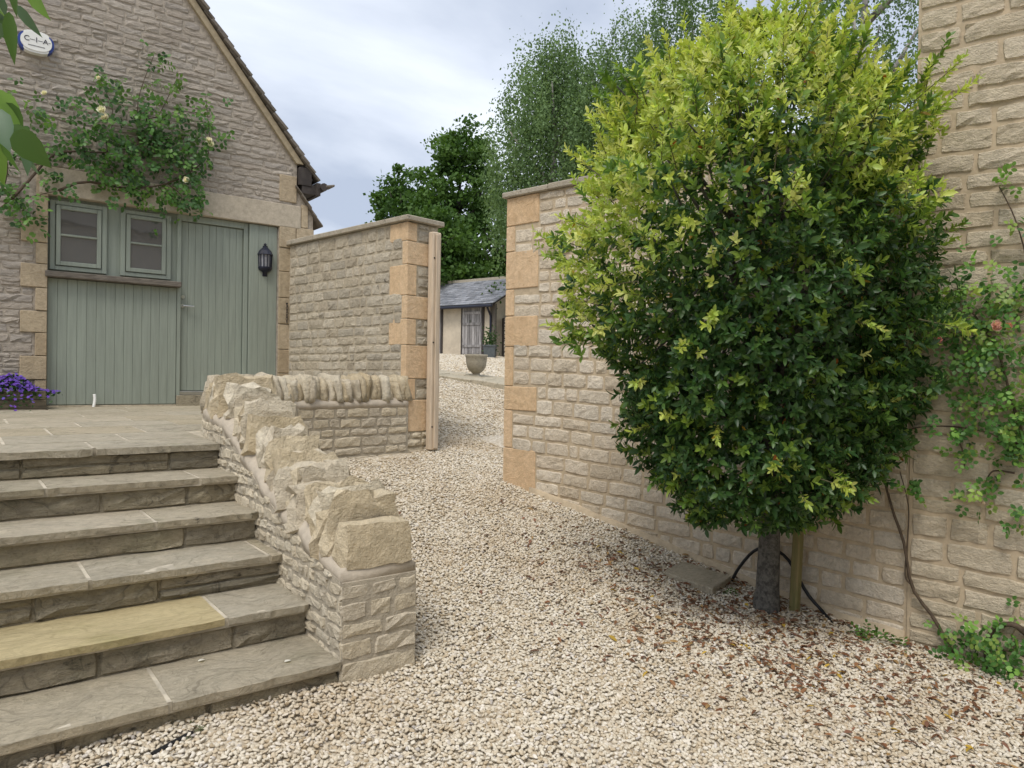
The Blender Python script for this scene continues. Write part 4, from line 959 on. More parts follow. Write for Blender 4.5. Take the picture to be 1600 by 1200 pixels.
# dry stone wall right of the barn
dw = empty('dry_stone_wall', (18.2, 24.0, 2.4), 'grey dry stone wall beyond the barn corner', 'wall')
dp = Vector((17.5, 23.2)); dd = Vector((.9, -.43)).normalized()
dmap = lambda s, t, d: (dp.x + dd.x * s + dd.y * d, dp.y + dd.y * s - dd.x * d, t)
prism('core', [(0, 1.9), (6, 1.7), (6, 3.9), (0, 3.9)], dmap, 0, -.5, M['iron'], dw)
lay_stones(dw, coursed(0, 3, 2.1, 3.9, (.09, .17), (.18, .5)), dmap, M['gatewall'], 'stone', .05, cap=160, joint=.012, cell=.12, wob=.02)

# ================================================================== TREES BEHIND
def far_tree(name, base, h, rx, rz, n, cols, label, size, droop=False, bark='barkbg', seed=1, cz=None, low_=.25):
    rg = np.random.default_rng(seed); t = empty(name, base, label, 'tree', 'trees beyond the walls')
    bx, by, bz_ = base; b = MB(); top = bz_ + h * .8
    b.tube([(bx, by, bz_ - .3), (bx + .1, by, bz_ + h * .3), (bx - .1, by + .1, bz_ + h * .55), (bx + .05, by, top)], [h * .022, h * .017, h * .011, h * .003], 8)
    limbs = []
    for k in range(16):
        z0 = bz_ + h * rg.uniform(.22, .7); a = rg.uniform(0, 6.28); l = rx * rg.uniform(.5, .95)
        e = (bx + math.cos(a) * l, by + math.sin(a) * l, z0 + h * rg.uniform(.05, .2)); mid = ((bx + e[0]) / 2, (by + e[1]) / 2, z0 + h * .05)
        b.tube([(bx, by, z0), mid, e], [h * .008, h * .005, h * .0015], 5); limbs.append(e)
    b.build('trunk', M[bark], t, True)
    nc = max(40, int(n / 130)); cen = []
    while len(cen) < nc:
        q = rg.uniform(-1, 1, 3); r_ = np.linalg.norm(q)
        if r_ > 1 or r_ < .35: continue
        wz = 1.0 - .45 * max(0, q[2]) ** 1.5
        cen.append([bx + q[0] * rx * wz, by + q[1] * rx * wz, bz_ + h * (low_ + (1 - low_) / 2) + q[2] * h * (1 - low_) / 2])
    cen = np.array(cen); csz = rg.uniform(.4, 1.2, nc) * rx * .15; k = rg.integers(0, nc, n)
    off = rg.normal(size=(n, 3)) * csz[k][:, None] * ([.55, .55, 1.6] if droop else [1, 1, .6])
    P = cen[k] + off - ([0, 0, .5] if droop else [0, 0, 0]) * np.abs(rg.normal(size=(n, 1)))
    D = unit(rg.normal(size=(n, 3)) + ([0, 0, -1.2] if droop else [0, 0, .2])); U = rg.normal(size=(n, 3)); sz = rg.uniform(.6, 1.3, n) * size
    S = unit(np.cross(D, U)) * (sz * .36)[:, None]; Dl = D * sz[:, None]
    V = np.stack([P, P + Dl * .5 + S, P + Dl, P + Dl * .5 - S], 1).reshape(-1, 3); F = np.arange(n * 4).reshape(-1, 4)
    ctone = rg.uniform(0, 1, nc)[k] * .6 + rg.uniform(0, 1, n) * .4
    c = np.asarray(cols[0])[None] * (1 - ctone[:, None]) + np.asarray(cols[1])[None] * ctone[:, None]
    link('crown', fast_mesh('crown', V, F, True, np.repeat(c, 4, 0)), M['leafbg'], t)
DK = ((.03, .075, .015), (.11, .20, .04)); BI = ((.075, .135, .05), (.19, .285, .115))
def gzz(x, y): return float(gz(x, y))
far_tree('broadleaf_tree', (20.7, 37.4, gzz(20, 37)), 11.3, 2.1, 0, 11000, DK, 'rounded dark green tree nearest the outbuilding gable', .24, seed=3)
far_tree('broadleaf_tree', (21.9, 33.2, gzz(21, 33)), 13.2, 2.5, 0, 15000, DK, 'tall dark tree rising directly above the barn', .24, seed=5)
far_tree('broadleaf_tree', (18.6, 30.2, gzz(18, 30)), 7.2, 2.6, 0, 14000, DK, 'lower dark bushy tree close behind the barn roof', .22, seed=8, low_=.05)
far_tree('broadleaf_tree', (22.5, 30.0, gzz(18, 30)), 7.5, 2.4, 0, 12000, DK, 'dark bushy tree behind the right end of the barn roof', .22, seed=18, low_=.05)
far_tree('birch_tree', (17.6, 20.3, gzz(17, 20)), 12.0, 2.8, 0, 60000, BI, 'weeping pale green birch just right of the gateway', .105, True, 'birchbark', seed=11, low_=.30)
far_tree('birch_tree', (20.4, 19.6, gzz(20, 20)), 13.2, 2.5, 0, 44000, BI, 'birch crown showing above the left shoulder of the evergreen', .105, True, 'birchbark', seed=12, low_=.3)
far_tree('birch_tree', (23.3, 18.7, gzz(23, 19)), 17.0, 2.7, 0, 30000, BI, 'tallest birch rising behind the middle of the evergreen', .11, True, 'birchbark', seed=13, low_=.35)
far_tree('birch_tree', (21.9, 11.0, gzz(22, 11)), 16.0, 2.6, 0, 26000, BI, 'open birch crown between the evergreen and the tall wall', .10, True, 'birchbark', seed=14, low_=.4)
P = np.array([18.6, 24.3, 4.3]) + RNG.normal(size=(2500, 3)) * [.5, .5, .5]; Vv, Ff = leaf_arrays(P, rand_unit(2500) + [0, 0, -.3], rand_unit(2500), .14, .09)
iv = link('ivy_clump', fast_mesh('ivy_clump', Vv, Ff, True, np.repeat(jit_col((.07, .13, .03), 2500, .4), LV, 0)), M['leafbg']); setp(iv, 'green ivy clump hanging over the dry stone wall', 'ivy')

# ================================================================== EVERGREEN TREE
tree = empty('evergreen_tree', (4.22, 2.70, gzz(4.2, 2.7)), 'dense evergreen tree with lime green new growth against the garden wall', 'tree')
CC = np.array([3.84, 2.56, 2.14]); AS = np.array([RT.x, RT.y, 0]); AN = np.array([RN.x, RN.y, 0]); AZ = np.array([0, 0, 1.0])
tb = gzz(4.22, 2.7); b = MB()
b.tube([(4.21, 2.70, tb - .1), (4.215, 2.70, tb + .02), (4.22, 2.695, tb + .12), (4.225, 2.69, tb + .45), (4.20, 2.67, 1.0), (4.10, 2.63, 1.6), (4.0, 2.6, 2.3), (3.95, 2.58, 3.0)], [.098, .088, .074, .066, .058, .045, .03, .012], 14)
b.build('trunk', M['bark'], tree, True)
b = MB()
for k in range(46):
    a = random.uniform(0, 6.28); z0 = random.uniform(.9, 2.6); rr_ = random.uniform(.5, .95)
    e = Vector((3.83, 2.59, 2.14)) + Vector((.791, -.612, 0)) * (1.0 * rr_ * math.cos(a)) + Vector((-.612, -.791, 0)) * (.55 * rr_ * math.sin(a) + .1) + Vector((0, 0, random.uniform(-1.0, 1.1)))
    st = Vector((4.2 - (z0 - 1) * .13, 2.67 - (z0 - 1) * .05, z0)); md_ = st.lerp(e, .5) + Vector((0, 0, .08))
    b.tube([st, md_, e], [.018, .011, .004], 6)
b.build('branches', M['bark'], tree, True)
E1 = np.array([.7909, -.6119, 0]); E2 = np.array([-.6119, -.7909, 0])     # the crown is a little deeper across than towards the wall
CX = np.array([3.83, 2.59, 0.0])
CZ = np.array([.64, .78, .94, 1.257, 1.576, 1.977, 2.374, 2.75, 2.97, 3.12, 3.26, 3.40, 3.53, 3.66])
CL = np.array([.30, .46, .60, .76, .91, 1.06, 1.12, 1.01, .88, .77, .62, .45, .25, .04])
CRt = np.array([.34, .54, .76, .82, .98, 1.02, .98, .88, .82, .79, .70, .52, .34, .06])
def crown_pt(z, ph, r_):
    c_, s_ = math.cos(ph), math.sin(ph); a_ = np.interp(z, CZ, CRt if c_ > 0 else CL); d_ = np.interp(z, CZ, (CL + CRt) / 2) * (.80 if s_ > 0 else .62)
    lump = 1 + .24 * nz3(c_ * 2.0, s_ * 2.0, z * 1.9 + 3) + .27 * nz3(c_ * 3.8 + 5, s_ * 3.8, z * 4.0) + .10 * nz3(c_ * 9, s_ * 9, z * 9)
    p = CX + E1 * (c_ * a_ * r_ * lump) + E2 * (s_ * d_ * r_ * lump) + AZ * z
    dz = (np.interp(z + .15, CZ, CRt) - np.interp(z - .15, CZ, CRt)) / .3
    q = E1 * c_ + E2 * s_ + AZ * np.clip(-dz, -.6, 2.5); return p, q / np.linalg.norm(q)
WLIM = RP.x * RN.x + RP.y * RN.y + .03
def shoots(n, rmin, rmax, rg):
    P = []; Q = []; mx_ = CRt.max()
    while len(P) < n:
        z = rg.uniform(.64, 3.66); ph = rg.uniform(0, 6.2832)
        if rg.random() > (np.interp(z, CZ, CRt) + .12) / mx_: continue
        if math.sin(ph) < -.3 and rg.random() < .55: continue
        p, q = crown_pt(z, ph, rg.uniform(rmin, rmax))
        if p @ AN < WLIM: continue
        P.append(p); Q.append(q)
    return np.array(P), np.array(Q)
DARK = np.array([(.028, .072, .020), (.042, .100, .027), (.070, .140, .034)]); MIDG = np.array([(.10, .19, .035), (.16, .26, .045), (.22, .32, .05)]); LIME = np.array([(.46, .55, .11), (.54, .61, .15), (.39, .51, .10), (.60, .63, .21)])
OLD = np.array([(.42, .26, .03), (.30, .09, .02)])
def build_shoot(p, d, rg, lime, size=1.0, nl=None, long_=1.0):
    nl = nl or rg.integers(6, 10); d = d / np.linalg.norm(d)
    t1 = np.cross(d, [.3, .2, .93]); t1 /= np.linalg.norm(t1); t2 = np.cross(d, t1)
    k = np.arange(nl); ang = k * 2.4 + rg.uniform(0, 6); f = k / nl; open_ = (1.15 - .75 * f) + rg.uniform(-.2, .2, nl)
    D = d[None] * np.cos(open_)[:, None] + (t1[None] * np.cos(ang)[:, None] + t2[None] * np.sin(ang)[:, None]) * np.sin(open_)[:, None]
    if not lime: D = D + np.array([0, 0, -.12])
    P = p[None] + d[None] * (f * .055 * size * long_)[:, None]
    Ln = rg.uniform(.034, .062, nl) * size * (.85 if lime == 1 else 1.0) * rg.uniform(.8, 1.15); Wd = Ln * rg.uniform(.36, .52, nl)
    U = D * 0 + d[None] + rg.normal(size=(nl, 3)) * .25
    V, F = leaf_arrays(P, D, U, Ln, Wd, .16, .10 if lime else .2)
    if lime == 2: c = MIDG[rg.integers(0, 3)][None] * (1 + rg.uniform(-.25, .25, (nl, 1)))
    elif lime: c = LIME[rg.integers(0, 4)][None] * (1 + rg.uniform(-.25, .2, (nl, 1)))
    else: c = DARK[rg.integers(0, 3, nl)] * (1 + rg.uniform(-.25, .35, (nl, 1)))
    if rg.random() < .02: c = c.copy(); c[0] = OLD[rg.integers(0, 2)]
    return V, F, np.repeat(c, LV, 0)
rg = np.random.default_rng(21)
items = []
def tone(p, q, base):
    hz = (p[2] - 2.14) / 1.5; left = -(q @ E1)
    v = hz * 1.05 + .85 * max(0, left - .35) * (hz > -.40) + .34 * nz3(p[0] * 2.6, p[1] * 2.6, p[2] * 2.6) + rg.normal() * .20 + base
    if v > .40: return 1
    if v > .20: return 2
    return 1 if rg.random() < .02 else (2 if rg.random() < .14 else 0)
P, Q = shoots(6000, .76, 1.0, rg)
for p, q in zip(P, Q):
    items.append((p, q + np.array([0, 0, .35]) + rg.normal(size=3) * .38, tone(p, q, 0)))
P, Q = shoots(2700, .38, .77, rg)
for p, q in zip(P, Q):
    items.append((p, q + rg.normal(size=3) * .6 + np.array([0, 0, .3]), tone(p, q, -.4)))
# long lime shoots standing out of the crown
lead = MB()
for k in range(200):
    top_ = k < 150
    z = rg.uniform(2.6, 3.6) if top_ else rg.uniform(.75, 2.6); ph = rg.uniform(-.4, 3.5) if top_ else (rg.uniform(1.9, 3.4) if k % 2 else rg.uniform(.2, 2.6))
    p, q = crown_pt(z, ph, .94)
    d = q * (.6 if top_ else 1.0) + np.array([0, 0, .8 if top_ else .15]) + rg.normal(size=3) * .28; d /= np.linalg.norm(d)
    ln = (rg.uniform(.08, .22) if k > 14 else rg.uniform(.2, .34)) if top_ else rg.uniform(.06, .16)
    if (p + d * ln) @ AN < WLIM: continue
    lead.tube([p - d * .1, p + d * ln], [.004, .0015], 5)
    for j in range(int(ln / .04) + 1): items.append((p + d * (j * .04), d + rg.normal(size=3) * .15, 1 if k % 3 else 2))
setp(lead.build('twigs', M['twig'], tree), kind='stuff')
# the sprays facing the viewer become parts of their own, the rest one mass
front = sorted(range(len(items)), key=lambda k: -(items[k][0] @ AN) * 1.0 - rg.uniform(0, .9))
solo = set(front[:300]); VV_, FF_, CC_ = [], [], []; nb = 0
for k, (p, d, lm) in enumerate(items):
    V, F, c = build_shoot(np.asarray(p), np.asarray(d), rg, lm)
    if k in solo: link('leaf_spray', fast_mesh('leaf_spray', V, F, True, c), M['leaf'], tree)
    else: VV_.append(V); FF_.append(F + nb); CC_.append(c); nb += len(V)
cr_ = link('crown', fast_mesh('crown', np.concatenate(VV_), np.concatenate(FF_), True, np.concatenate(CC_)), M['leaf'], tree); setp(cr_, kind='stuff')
# stake, hose, drain slab
sb = (4.36, 2.585); zb = gzz(*sb); b = MB(); b.cbox((-.028, -.028, zb - .1), (.028, .028, 1.25), .008, mapf=lambda x, y, z: (sb[0] + x + .012 * (z - zb) + .03 * (z - zb), sb[1] + y - .01 * (z - zb), z)); setp(b.build('tree_stake', M['stake']), 'square wooden stake with green algae beside the tree trunk', 'stake')
def curve_pts(pts, n=28):
    pts = [Vector(p) for p in pts]; out = []
    for i in range(n + 1):
        t = i / n * (len(pts) - 1); k = min(int(t), len(pts) - 2); f = t - k
        p0, p1, p2, p3 = pts[max(k - 1, 0)], pts[k], pts[k + 1], pts[min(k + 2, len(pts) - 1)]
        out.append(.5 * ((2 * p1) + (p2 - p0) * f + (2 * p0 - 5 * p1 + 4 * p2 - p3) * f * f + (3 * p1 - p0 - 3 * p2 + p3) * f ** 3))
    return out
hs = MB(); hs.tube(curve_pts([(4.36, 3.08, gzz(4.3, 3.08) - .03), (4.375, 3.03, .16), (4.40, 2.92, .31), (4.42, 2.80, .35), (4.44, 2.68, .29), (4.46, 2.56, .10), (4.48, 2.46, -.0), (4.43, 2.36, -.05), (4.40, 2.30, -.09)]), .011, 8)
setp(hs.build('irrigation_hose', M['hose'], None, True), 'black hose arching behind the tree trunk out of the gravel', 'hose')
z0 = gzz(4.17, 3.2) + .02; ds = MB()
ca = [Vector(p) for p in ((3.93, 3.33), (4.25, 3.41), (4.33, 3.05), (4.0, 2.96))]
ds.add([(p.x, p.y, z0 + h + (p.y - 3.2) * .12) for h in (-.05, .012) for p in ca] + [(p.x * .97 + 4.128 * .03, p.y * .97 + 3.19 * .03, z0 + .02 + (p.y - 3.2) * .12) for p in ca], [(3, 2, 1, 0), (0, 1, 5, 4), (1, 2, 6, 5), (2, 3, 7, 6), (3, 0, 4, 7), (4, 5, 9, 8), (5, 6, 10, 9), (6, 7, 11, 10), (7, 4, 8, 11), (8, 9, 10, 11)])
setp(ds.build('drain_slab', M['slab']), 'square grey stone slab lying on gravel left of the trunk', 'slab')

# ================================================================== ROSES
def leaf_cluster(c, rad, n, size, rg, cols, flat=None):
    """sprigs of ovate leaflets round a centre"""
    Vs, Fs, Cs = [], [], []; nb = 0
    for _ in range(n):
        p = np.array(c) + rg.normal(size=3) * np.array(rad) * .5
        d = unit(rg.normal(size=3) + np.array([0, 0, -.2])); up_ = unit(rg.normal(size=3) * .5 + (np.array(flat) if flat is not None else np.array([0, 0, 1])))
        sd_ = np.cross(d, up_); sd_ /= np.linalg.norm(sd_) + 1e-9
        P = np.array([p + d * size * 1.7, p + d * size * .5, p + d * size * .5, p + d * size * 1.15, p + d * size * 1.15]) + np.outer([0, .12, -.12, .12, -.12], sd_) * size; D = np.array([d, d * .35 + sd_, d * .35 - sd_, d * .5 + sd_, d * .5 - sd_]) + rg.normal(size=(5, 3)) * .18
        V, F = leaf_arrays(P, D, np.repeat(up_[None], 5, 0), size * rg.uniform(.75, 1.1, 5), size * .66, .06, .15)
        cc = np.asarray(cols[rg.integers(0, len(cols))]) * rg.uniform(.75, 1.25)
        Vs.append(V); Fs.append(F + nb); Cs.append(np.repeat(cc[None], len(V), 0)); nb += len(V)
    return np.concatenate(Vs), np.concatenate(Fs), np.concatenate(Cs)
def bloom(parent, c, r_, col, name='bloom', rg=np.random.default_rng(4)):
    n = 22; P = np.repeat(np.array(c)[None], n, 0); k = np.arange(n); th = k * 2.4; op = .25 + 1.1 * k / n
    fx = np.array([-.5, -.75, .3]); fx /= np.linalg.norm(fx); t1 = np.cross(fx, [0, 0, 1]); t1 /= np.linalg.norm(t1); t2 = np.cross(fx, t1)
    D = fx[None] * np.cos(op)[:, None] + (t1[None] * np.cos(th)[:, None] + t2[None] * np.sin(th)[:, None]) * np.sin(op)[:, None]
    V, F = leaf_arrays(P, D, fx[None] + 0 * D, r_ * rg.uniform(.8, 1.1, n), r_ * .9, -.2, -.25)
    link(name, fast_mesh(name, V, F, True, np.repeat(jit_col(col, n, .12), LV, 0)), M['petal'], parent)
GREENS = [(.065, .15, .04), (.045, .105, .03), (.12, .24, .05), (.08, .18, .04)]
cr = empty('climbing_rose', (.3, 8.9, 1.2), 'climbing rose trained over the lintel with small cream blooms', 'climber')
rg = np.random.default_rng(31)
stems = [[(-.1, 8.93, 1.2), (.05, 8.93, 2.4), (.36, 8.9, 3.1), (.60, 8.88, 3.25), (.86, 8.86, 3.36)], [(.3, 8.9, 3.05), (.42, 8.9, 3.5), (.35, 8.9, 3.9), (.5, 8.9, 4.15)], [(.45, 8.9, 3.2), (.62, 8.88, 3.45), (.80, 8.88, 3.72), (1.0, 8.88, 3.80), (1.3, 8.88, 3.85), (1.6, 8.88, 4.0), (1.8, 8.88, 4.35), (2.0, 8.88, 4.85)], [(.86, 8.86, 3.36), (1.1, 8.88, 3.5), (1.5, 8.88, 3.5), (1.9, 8.87, 3.62), (2.2, 8.87, 3.85), (2.35, 8.87, 4.1), (2.3, 8.87, 4.7)], [(1.3, 8.88, 3.85), (1.35, 8.88, 4.3), (1.22, 8.88, 4.62)], [(1.6, 8.88, 4.0), (1.6, 8.87, 4.5), (1.75, 8.88, 5.02)], [(1.7, 8.88, 4.3), (2.0, 8.88, 4.45), (2.25, 8.88, 4.5)], [(1.9, 8.87, 3.62), (2.05, 8.86, 3.5), (2.0, 8.85, 3.36)]]
b = MB()
for i, s_ in enumerate(stems): b.tube(curve_pts(s_, 16), [.016 - .013 * k / 16 if i < 4 else .006 - .003 * k / 16 for k in range(17)], 6)
b.build('stems', M['stem'], cr, True)
blobs = [(.52, 3.10, .22, 34), (.40, 3.22, .2, 20), (.86, 3.42, .14, 12), (.75, 3.62, .2, 20), (.95, 3.86, .26, 46), (.80, 4.16, .22, 22), (1.12, 4.20, .2, 26), (.62, 4.1, .16, 10), (1.25, 3.85, .28, 60), (1.5, 3.75, .28, 70), (1.55, 4.05, .3, 76), (1.75, 4.2, .28, 52), (1.85, 3.95, .28, 56), (2.1, 4.05, .24, 48), (2.25, 4.32, .2, 34), (2.1, 3.75, .22, 42), (2.02, 3.46, .2, 44), (2.22, 3.5, .16, 26), (1.75, 3.45, .2, 22), (1.5, 3.48, .18, 16), (1.22, 3.50, .13, 13), (1.4, 4.4, .3, 26), (1.65, 4.55, .3, 26), (1.75, 4.98, .16, 10), (1.24, 4.62, .12, 6), (1.4, 4.6, .2, 10), (2.0, 4.75, .16, 7), (2.3, 4.62, .14, 9), (1.95, 4.45, .2, 12), (2.25, 4.05, .12, 8), (.5, 3.75, .18, 10)]
Vs, Fs, Cs = [], [], []; nb = 0
for (x, z, r_, n_) in blobs:
    cols = GREENS if rg.random() > .3 else [(.12, .22, .04), (.09, .19, .035)]
    V, F, c = leaf_cluster((x, 8.84, z), (r_ * 1.1, .12, r_ * 1.1), max(4, int(n_ * .72)), .056, rg, cols, (0, -1, .4)); Vs.append(V); Fs.append(F + nb); Cs.append(c); nb += len(V)
setp(link('foliage', fast_mesh('foliage', np.concatenate(Vs), np.concatenate(Fs), True, np.concatenate(Cs)), M['roseleaf'], cr), kind='stuff')
for (x, z, r_) in ((1.235, 4.25, .055), (1.26, 4.18, .06), (2.32, 4.16, .05), (2.345, 4.12, .045), (2.08, 3.66, .05), (.72, 4.30, .035), (1.2, 4.58, .03)): bloom(cr, (x, 8.76, z), r_, (.90, .87, .78))

wr = empty('wall_rose', (4.58, 1.75, -.08), 'pink rose climbing the stone wall at the right edge', 'climber')
rg = np.random.default_rng(33)
def rw(s, z, d=.05): q = rgmap(s, z, d); return (q[0], q[1], q[2])
stems = [[rw(3.72, -.08), rw(3.62, .10), rw(3.50, .26), rw(3.45, .52), rw(3.38, .72), rw(3.33, .95), rw(3.40, 1.12)], [rw(3.49, .28), rw(3.46, .33), rw(3.47, .55), rw(3.47, .75), rw(3.42, .95)], [rw(4.35, -.15), rw(4.12, .08), rw(4.0, .16), rw(3.9, .08), rw(3.88, -.1)], [rw(4.3, .2), rw(4.15, .8), rw(4.05, 1.15), rw(3.98, 1.4), rw(3.9, 1.7), rw(3.75, 1.95)], [rw(4.05, 1.15), rw(3.85, 1.22), rw(3.68, 1.24), rw(3.5, 1.22), rw(3.35, 1.15)], [rw(3.7, 1.22), rw(3.75, 1.1), rw(3.76, 1.0)], [rw(4.0, 1.0), rw(3.9, 1.0), rw(3.86, .92)], [rw(4.1, 1.7), rw(4.05, 2.1), rw(3.98, 2.4), rw(3.9, 2.6)], [rw(4.2, -.1), rw(4.05, 0), rw(3.9, .0)]]
b = MB()
for i, s_ in enumerate(stems): b.tube(curve_pts(s_, 16), [(.012 if i in (0, 3) else .022 if i == 2 else .006) * (1 - .55 * k / 16) for k in range(17)], 6)
b.build('stems', M['stem'], wr, True)
RG_ = [(.09, .21, .045), (.06, .15, .035), (.17, .33, .06), (.08, .19, .04), (.25, .36, .08)]
blobs = [(3.75, 1.95, .2, 40), (3.62, 1.80, .2, 40), (3.85, 1.85, .22, 50), (4.0, 1.9, .22, 46), (3.8, 1.68, .22, 46), (3.98, 1.68, .2, 40), (3.7, 1.55, .16, 24), (3.9, 1.45, .2, 30), (3.78, 1.36, .16, 18), (3.95, 1.22, .2, 44), (4.05, 1.32, .18, 34), (4.0, 1.06, .16, 24), (3.70, 1.2, .10, 14), (3.72, 1.06, .08, 8), (3.86, .88, .10, 9), (3.78, .86, .08, 6), (3.46, .86, .06, 7), (3.54, .87, .05, 5), (3.46, 1.28, .1, 8), (3.88, .02, .16, 30), (3.75, .02, .14, 26), (3.98, -.07, .17, 34), (4.1, -.10, .15, 24), (3.9, -.13, .12, 16), (4.0, .12, .14, 16), (3.92, 2.58, .10, 7), (4.0, 2.3, .1, 6), (4.05, .75, .1, 8), (4.12, 2.0, .2, 30), (4.15, 1.5, .2, 30)]
Vs, Fs, Cs = [], [], []; nb = 0
for (s_, z, r_, n_) in blobs:
    V, F, c = leaf_cluster(rw(s_, z, .11), (r_ * .9, r_ * .9, r_), max(4, int(n_ * 1.0)), .034, rg, RG_, (-.8, -.5, .5)); 
    Vs.append(V); Fs.append(F + nb); Cs.append(c); nb += len(V)
setp(link('foliage', fast_mesh('foliage', np.concatenate(Vs), np.concatenate(Fs), True, np.concatenate(Cs)), M['roseleaf'], wr), kind='stuff')
for (s_, z, r_, cl) in ((3.93, 1.80, .042, (.85, .56, .54)), (3.985, 1.80, .026, (.78, .42, .32)), (3.66, 1.735, .022, (.85, .42, .45)), (3.60, 1.80, .016, (.55, .3, .2)), (3.53, 1.80, .014, (.5, .22, .18)), (3.885, .84, .016, (.6, .5, .4))): bloom(wr, rw(s_, z, .24), r_, cl)

# small weeds in the gravel
def weed(x, y, n, size, lab, cols=((.10, .20, .04), (.07, .15, .03))):
    z = gzz(x, y); V, F, c = leaf_cluster((x, y, z + size * 1.0), (size * 2, size * 2, size * 1.2), n, size, rg, list(cols)); e = link('weed', fast_mesh('weed', V, F, True, c), M['roseleaf']); setp(e, lab, 'weed')
weed(4.40, 2.13, 16, .030, 'bushy green weed at the wall foot between stake and rose')
weed(4.45, 1.98, 10, .030, 'thin weed at the wall foot close to the rose stem')
weed(4.27, 3.20, 5, .018, 'tiny bright weed behind the grey drain slab')
weed(4.14, 2.93, 6, .018, 'tiny weed at the front corner of the drain slab')
weed(4.28, 2.40, 4, .016, 'yellowish seedling in gravel in front of the stake', ((.3, .32, .05),))
weed(3.55, 2.80, 4, .012, 'small seedling in the gravel below the drain slab')
weed(.78, 3.02, 7, .016, 'small grey weed at the foot of the bottom step', ((.16, .17, .10),))

# black edging strips, white scraps
for (a, c, lab) in (((.60, 2.94), (.76, 3.02), 'short black edging strip in gravel below the bottom step joint'), ((.30, 2.90), (.46, 2.96), 'black edging strip end at the bottom left of the gravel')):
    z = gzz(*a) + .012; b = MB(); b.tube([(a[0], a[1], z), (c[0], c[1], z + .004)], .010, 8); setp(b.build('edging_strip', M['hose']), lab, 'edging')
for (x, y, z, lab) in ((1.19, 3.18, .19, 'white petal scrap near the right end of the bottom tread'), (.88, 3.41, .19, 'white petal scrap against the riser above the bottom tread')):
    V, F = leaf_arrays([(x, y, z)], [(1, .3, .1)], [(0, 0, 1)], .035, .022); o = link('petal_scrap', fast_mesh('petal_scrap', V, F, True, np.repeat([[.8, .78, .72]], LV, 0)), M['petal']); setp(o, lab, 'petal')

# fallen leaves round the tree
n = 2200; a = RNG.uniform(0, 6.28, n); r_ = np.abs(RNG.normal(0, 1, n))
X = 3.98 + RNG.normal(0, .60, n) - r_ * .1; Y = 2.55 + RNG.normal(0, .85, n)
k = in_gravel(X, Y) & (X > 2.2) & (Y < 5.3) & ((X + Y * .1 - 3.1 + RNG.normal(0, .35, n)) > 0); X, Y = X[k], Y[k]; n = len(X)
P = np.stack([X, Y, gz(X, Y) + RNG.uniform(.012, .026, n)], 1)
D = np.stack([np.cos(a[:n]), np.sin(a[:n]), RNG.normal(0, .25, n)], 1); U = np.stack([RNG.normal(0, .3, n), RNG.normal(0, .3, n), np.ones(n)], 1)
pal = np.array([(.19, .085, .04), (.25, .125, .06), (.13, .065, .035), (.33, .21, .09), (.17, .095, .06), (.22, .11, .07), (.45, .30, .05)])
Vv, Ff = leaf_arrays(P, D, U, RNG.uniform(.035, .065, n), RNG.uniform(.014, .024, n), .22, .25)
fl = link('fallen_leaves', fast_mesh('fallen_leaves', Vv, Ff, True, np.repeat(pal[RNG.choice(7, n, p=[.24, .2, .2, .1, .12, .11, .03])] * RNG.uniform(.7, 1.2, (n, 1)), LV, 0)), M['dead'])
setp(fl, 'brown fallen leaves scattered on gravel round the tree', None, None, 'stuff')

# ================================================================== OVERHANGING BRANCH (top left)
ob = empty('overhanging_branch', (-.25, 2.1, 2.5), 'leafy branch with broad green leaves hanging in at top left', 'branch')
BF, BR_, BU = Vector((.6118, .7909, -.0082)), Vector((.7909, -.6119, .0152)), Vector((-.0070, .0158, .9999))
def lp(a, h, Z):      # leaf sheet in the plane of the branch: a across, h down, Z out from the garden side
    return Vector((0, 0, 1.483)) + BF * Z + BR_ * ((a - 800) / 1130 * Z) + BU * ((600 - h) / 1130 * Z)
b = MB(); b.tube([lp(-160, -60, 1.75), lp(-70, 20, 1.72), lp(-20, 120, 1.7), lp(-10, 220, 1.7)], [.010, .008, .005, .003], 7); b.tube([lp(-70, 20, 1.72), lp(0, -20, 1.7), lp(40, -30, 1.7)], [.006, .004, .003], 6); b.build('stem', M['twig'], ob, True)
BL = [(22, -40, 20, 27, 24, 0), (42, -30, 70, 30, 30, 1), (14, 18, 20, 100, 20, 0), (-2, -10, -6, 40, 30, 2), (-6, 20, 6, 60, 24, 0), (26, 8, 63, 58, 16, 2), (-8, 34, 2, 62, 22, 2), (-15, 140, 32, 205, 44, 1), (-12, 170, 14, 232, 40, 2), (0, 190, 22, 272, 48, 0), (14, 195, 62, 250, 38, 0), (22, 205, 78, 262, 42, 0), (8, 160, 40, 215, 30, 0), (40, 215, 44, 272, 20, 2), (-20, 210, 4, 290, 40, 1), (48, 250, 60, 275, 11, 2), (-15, -20, 4, 30, 30, 1)]
LC = [(.075, .15, .03), (.15, .27, .045), (.10, .17, .10)]
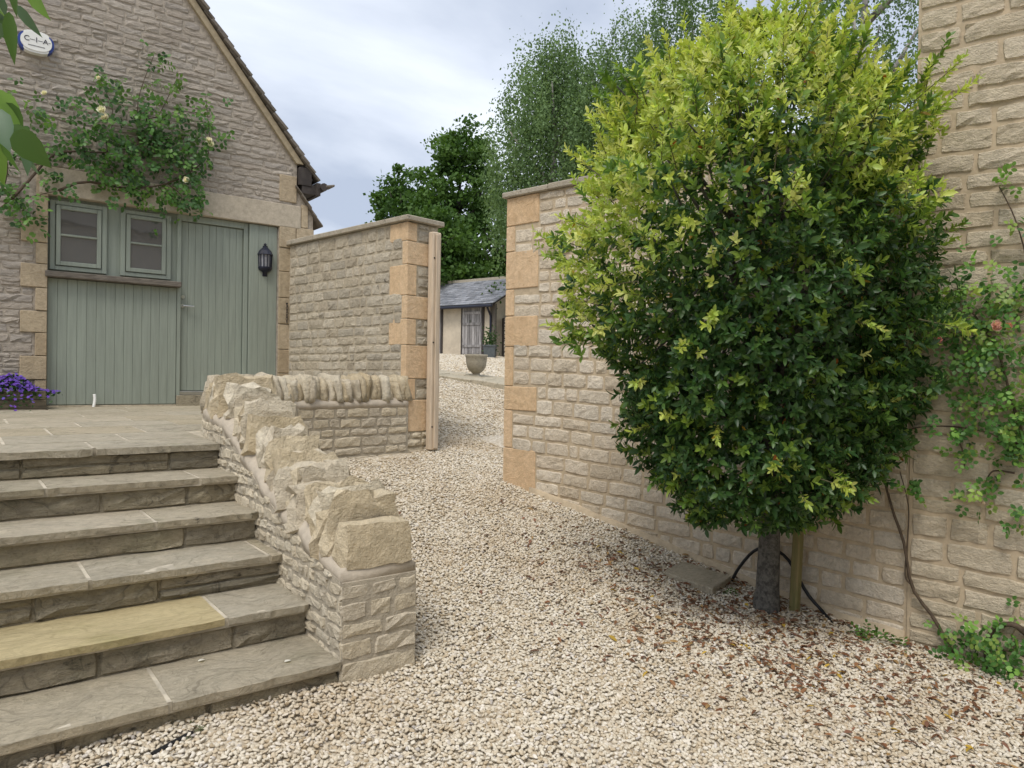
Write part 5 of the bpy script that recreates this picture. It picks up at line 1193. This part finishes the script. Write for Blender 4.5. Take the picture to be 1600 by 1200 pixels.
for (x0, y0, x1, y1, wpx, ci) in BL:
    Zl = 1.7 + random.uniform(-.06, .06); p = np.array(lp(x0, y0, Zl)); q = np.array(lp(x1, y1, Zl + random.uniform(-.03, .03))); d = q - p; Ln = np.linalg.norm(d)
    nn2 = np.array(-BF) + RNG.normal(size=3) * .5
    # broad ovate leaf, 14 triangles with a drip tip
    S = np.cross(d / Ln, nn2); S /= np.linalg.norm(S); Nn = np.cross(S, d / Ln); W_ = wpx / 1130 * Zl
    prof = [(0, .0), (.08, .30), (.28, .5), (.52, .46), (.76, .26), (.92, .08), (1.0, 0)]
    V = []; 
    for (t, w_) in prof:
        c_ = p + d * t - Nn * (.12 * t * t * Ln)
        V += [c_ + S * W_ * w_ + Nn * w_ * W_ * .28, c_, c_ - S * W_ * w_ + Nn * w_ * W_ * .28]
    F = []
    for k in range(6): F += [(k * 3, k * 3 + 1, k * 3 + 4, k * 3 + 3), (k * 3 + 1, k * 3 + 2, k * 3 + 5, k * 3 + 4)]
    cl = np.array(LC[ci]) * random.uniform(.8, 1.15)
    link('leaf', fast_mesh('leaf', np.array(V), F, True, np.repeat(cl[None], len(V), 0)), M['roseleaf'], ob)

# ================================================================== HOUSE OPPOSITE (behind the viewer, mirrored in the panes)
oh = empty('opposite_house', (2, -9, -.6), 'stone house facing the outbuilding and mirrored in its panes', 'building')
b = MB(); b.box((-9, -15, -1), (12, -9, 6.2)); b.build('wall', M['facade'], oh)
prism('roof', [(-9.4, 6.2), (12.4, 6.2), (12.0, 9.0), (-9.0, 9.0)], lambda s, t, d: (s, -8.7 + d - (t - 6.2) * 1.0, t), 0, -.3, M['tile'], oh)
for x in (1.0, 4.2):
    b = MB(); b.box((x, -8.99, 1.6), (x + 1.1, -8.94, 2.9)); wn = b.build('window', M['white'], oh)
    for dx in (.08, .58):
        b = MB(); b.box((x + dx, -8.938, 1.7), (x + dx + .44, -8.93, 2.8)); b.build('pane', M['glass'], wn)

nh = 7000; P = np.stack([RNG.uniform(-4, 6, nh), RNG.normal(-7.6, .35, nh), RNG.uniform(-.3, 1.9, nh)], 1); P[:, 2] += .25 * np.sin(P[:, 0] * 2.1)
Vv, Ff = leaf_arrays(P, rand_unit(nh) + [0, .5, .4], rand_unit(nh), .12, .07)
hg = link('hedge', fast_mesh('hedge', Vv, Ff, True, np.repeat(jit_col((.06, .12, .03), nh, .35), LV, 0)), M['leafbg']); setp(hg, 'green hedge before the opposite house, mirrored in the lower panes', 'hedge')
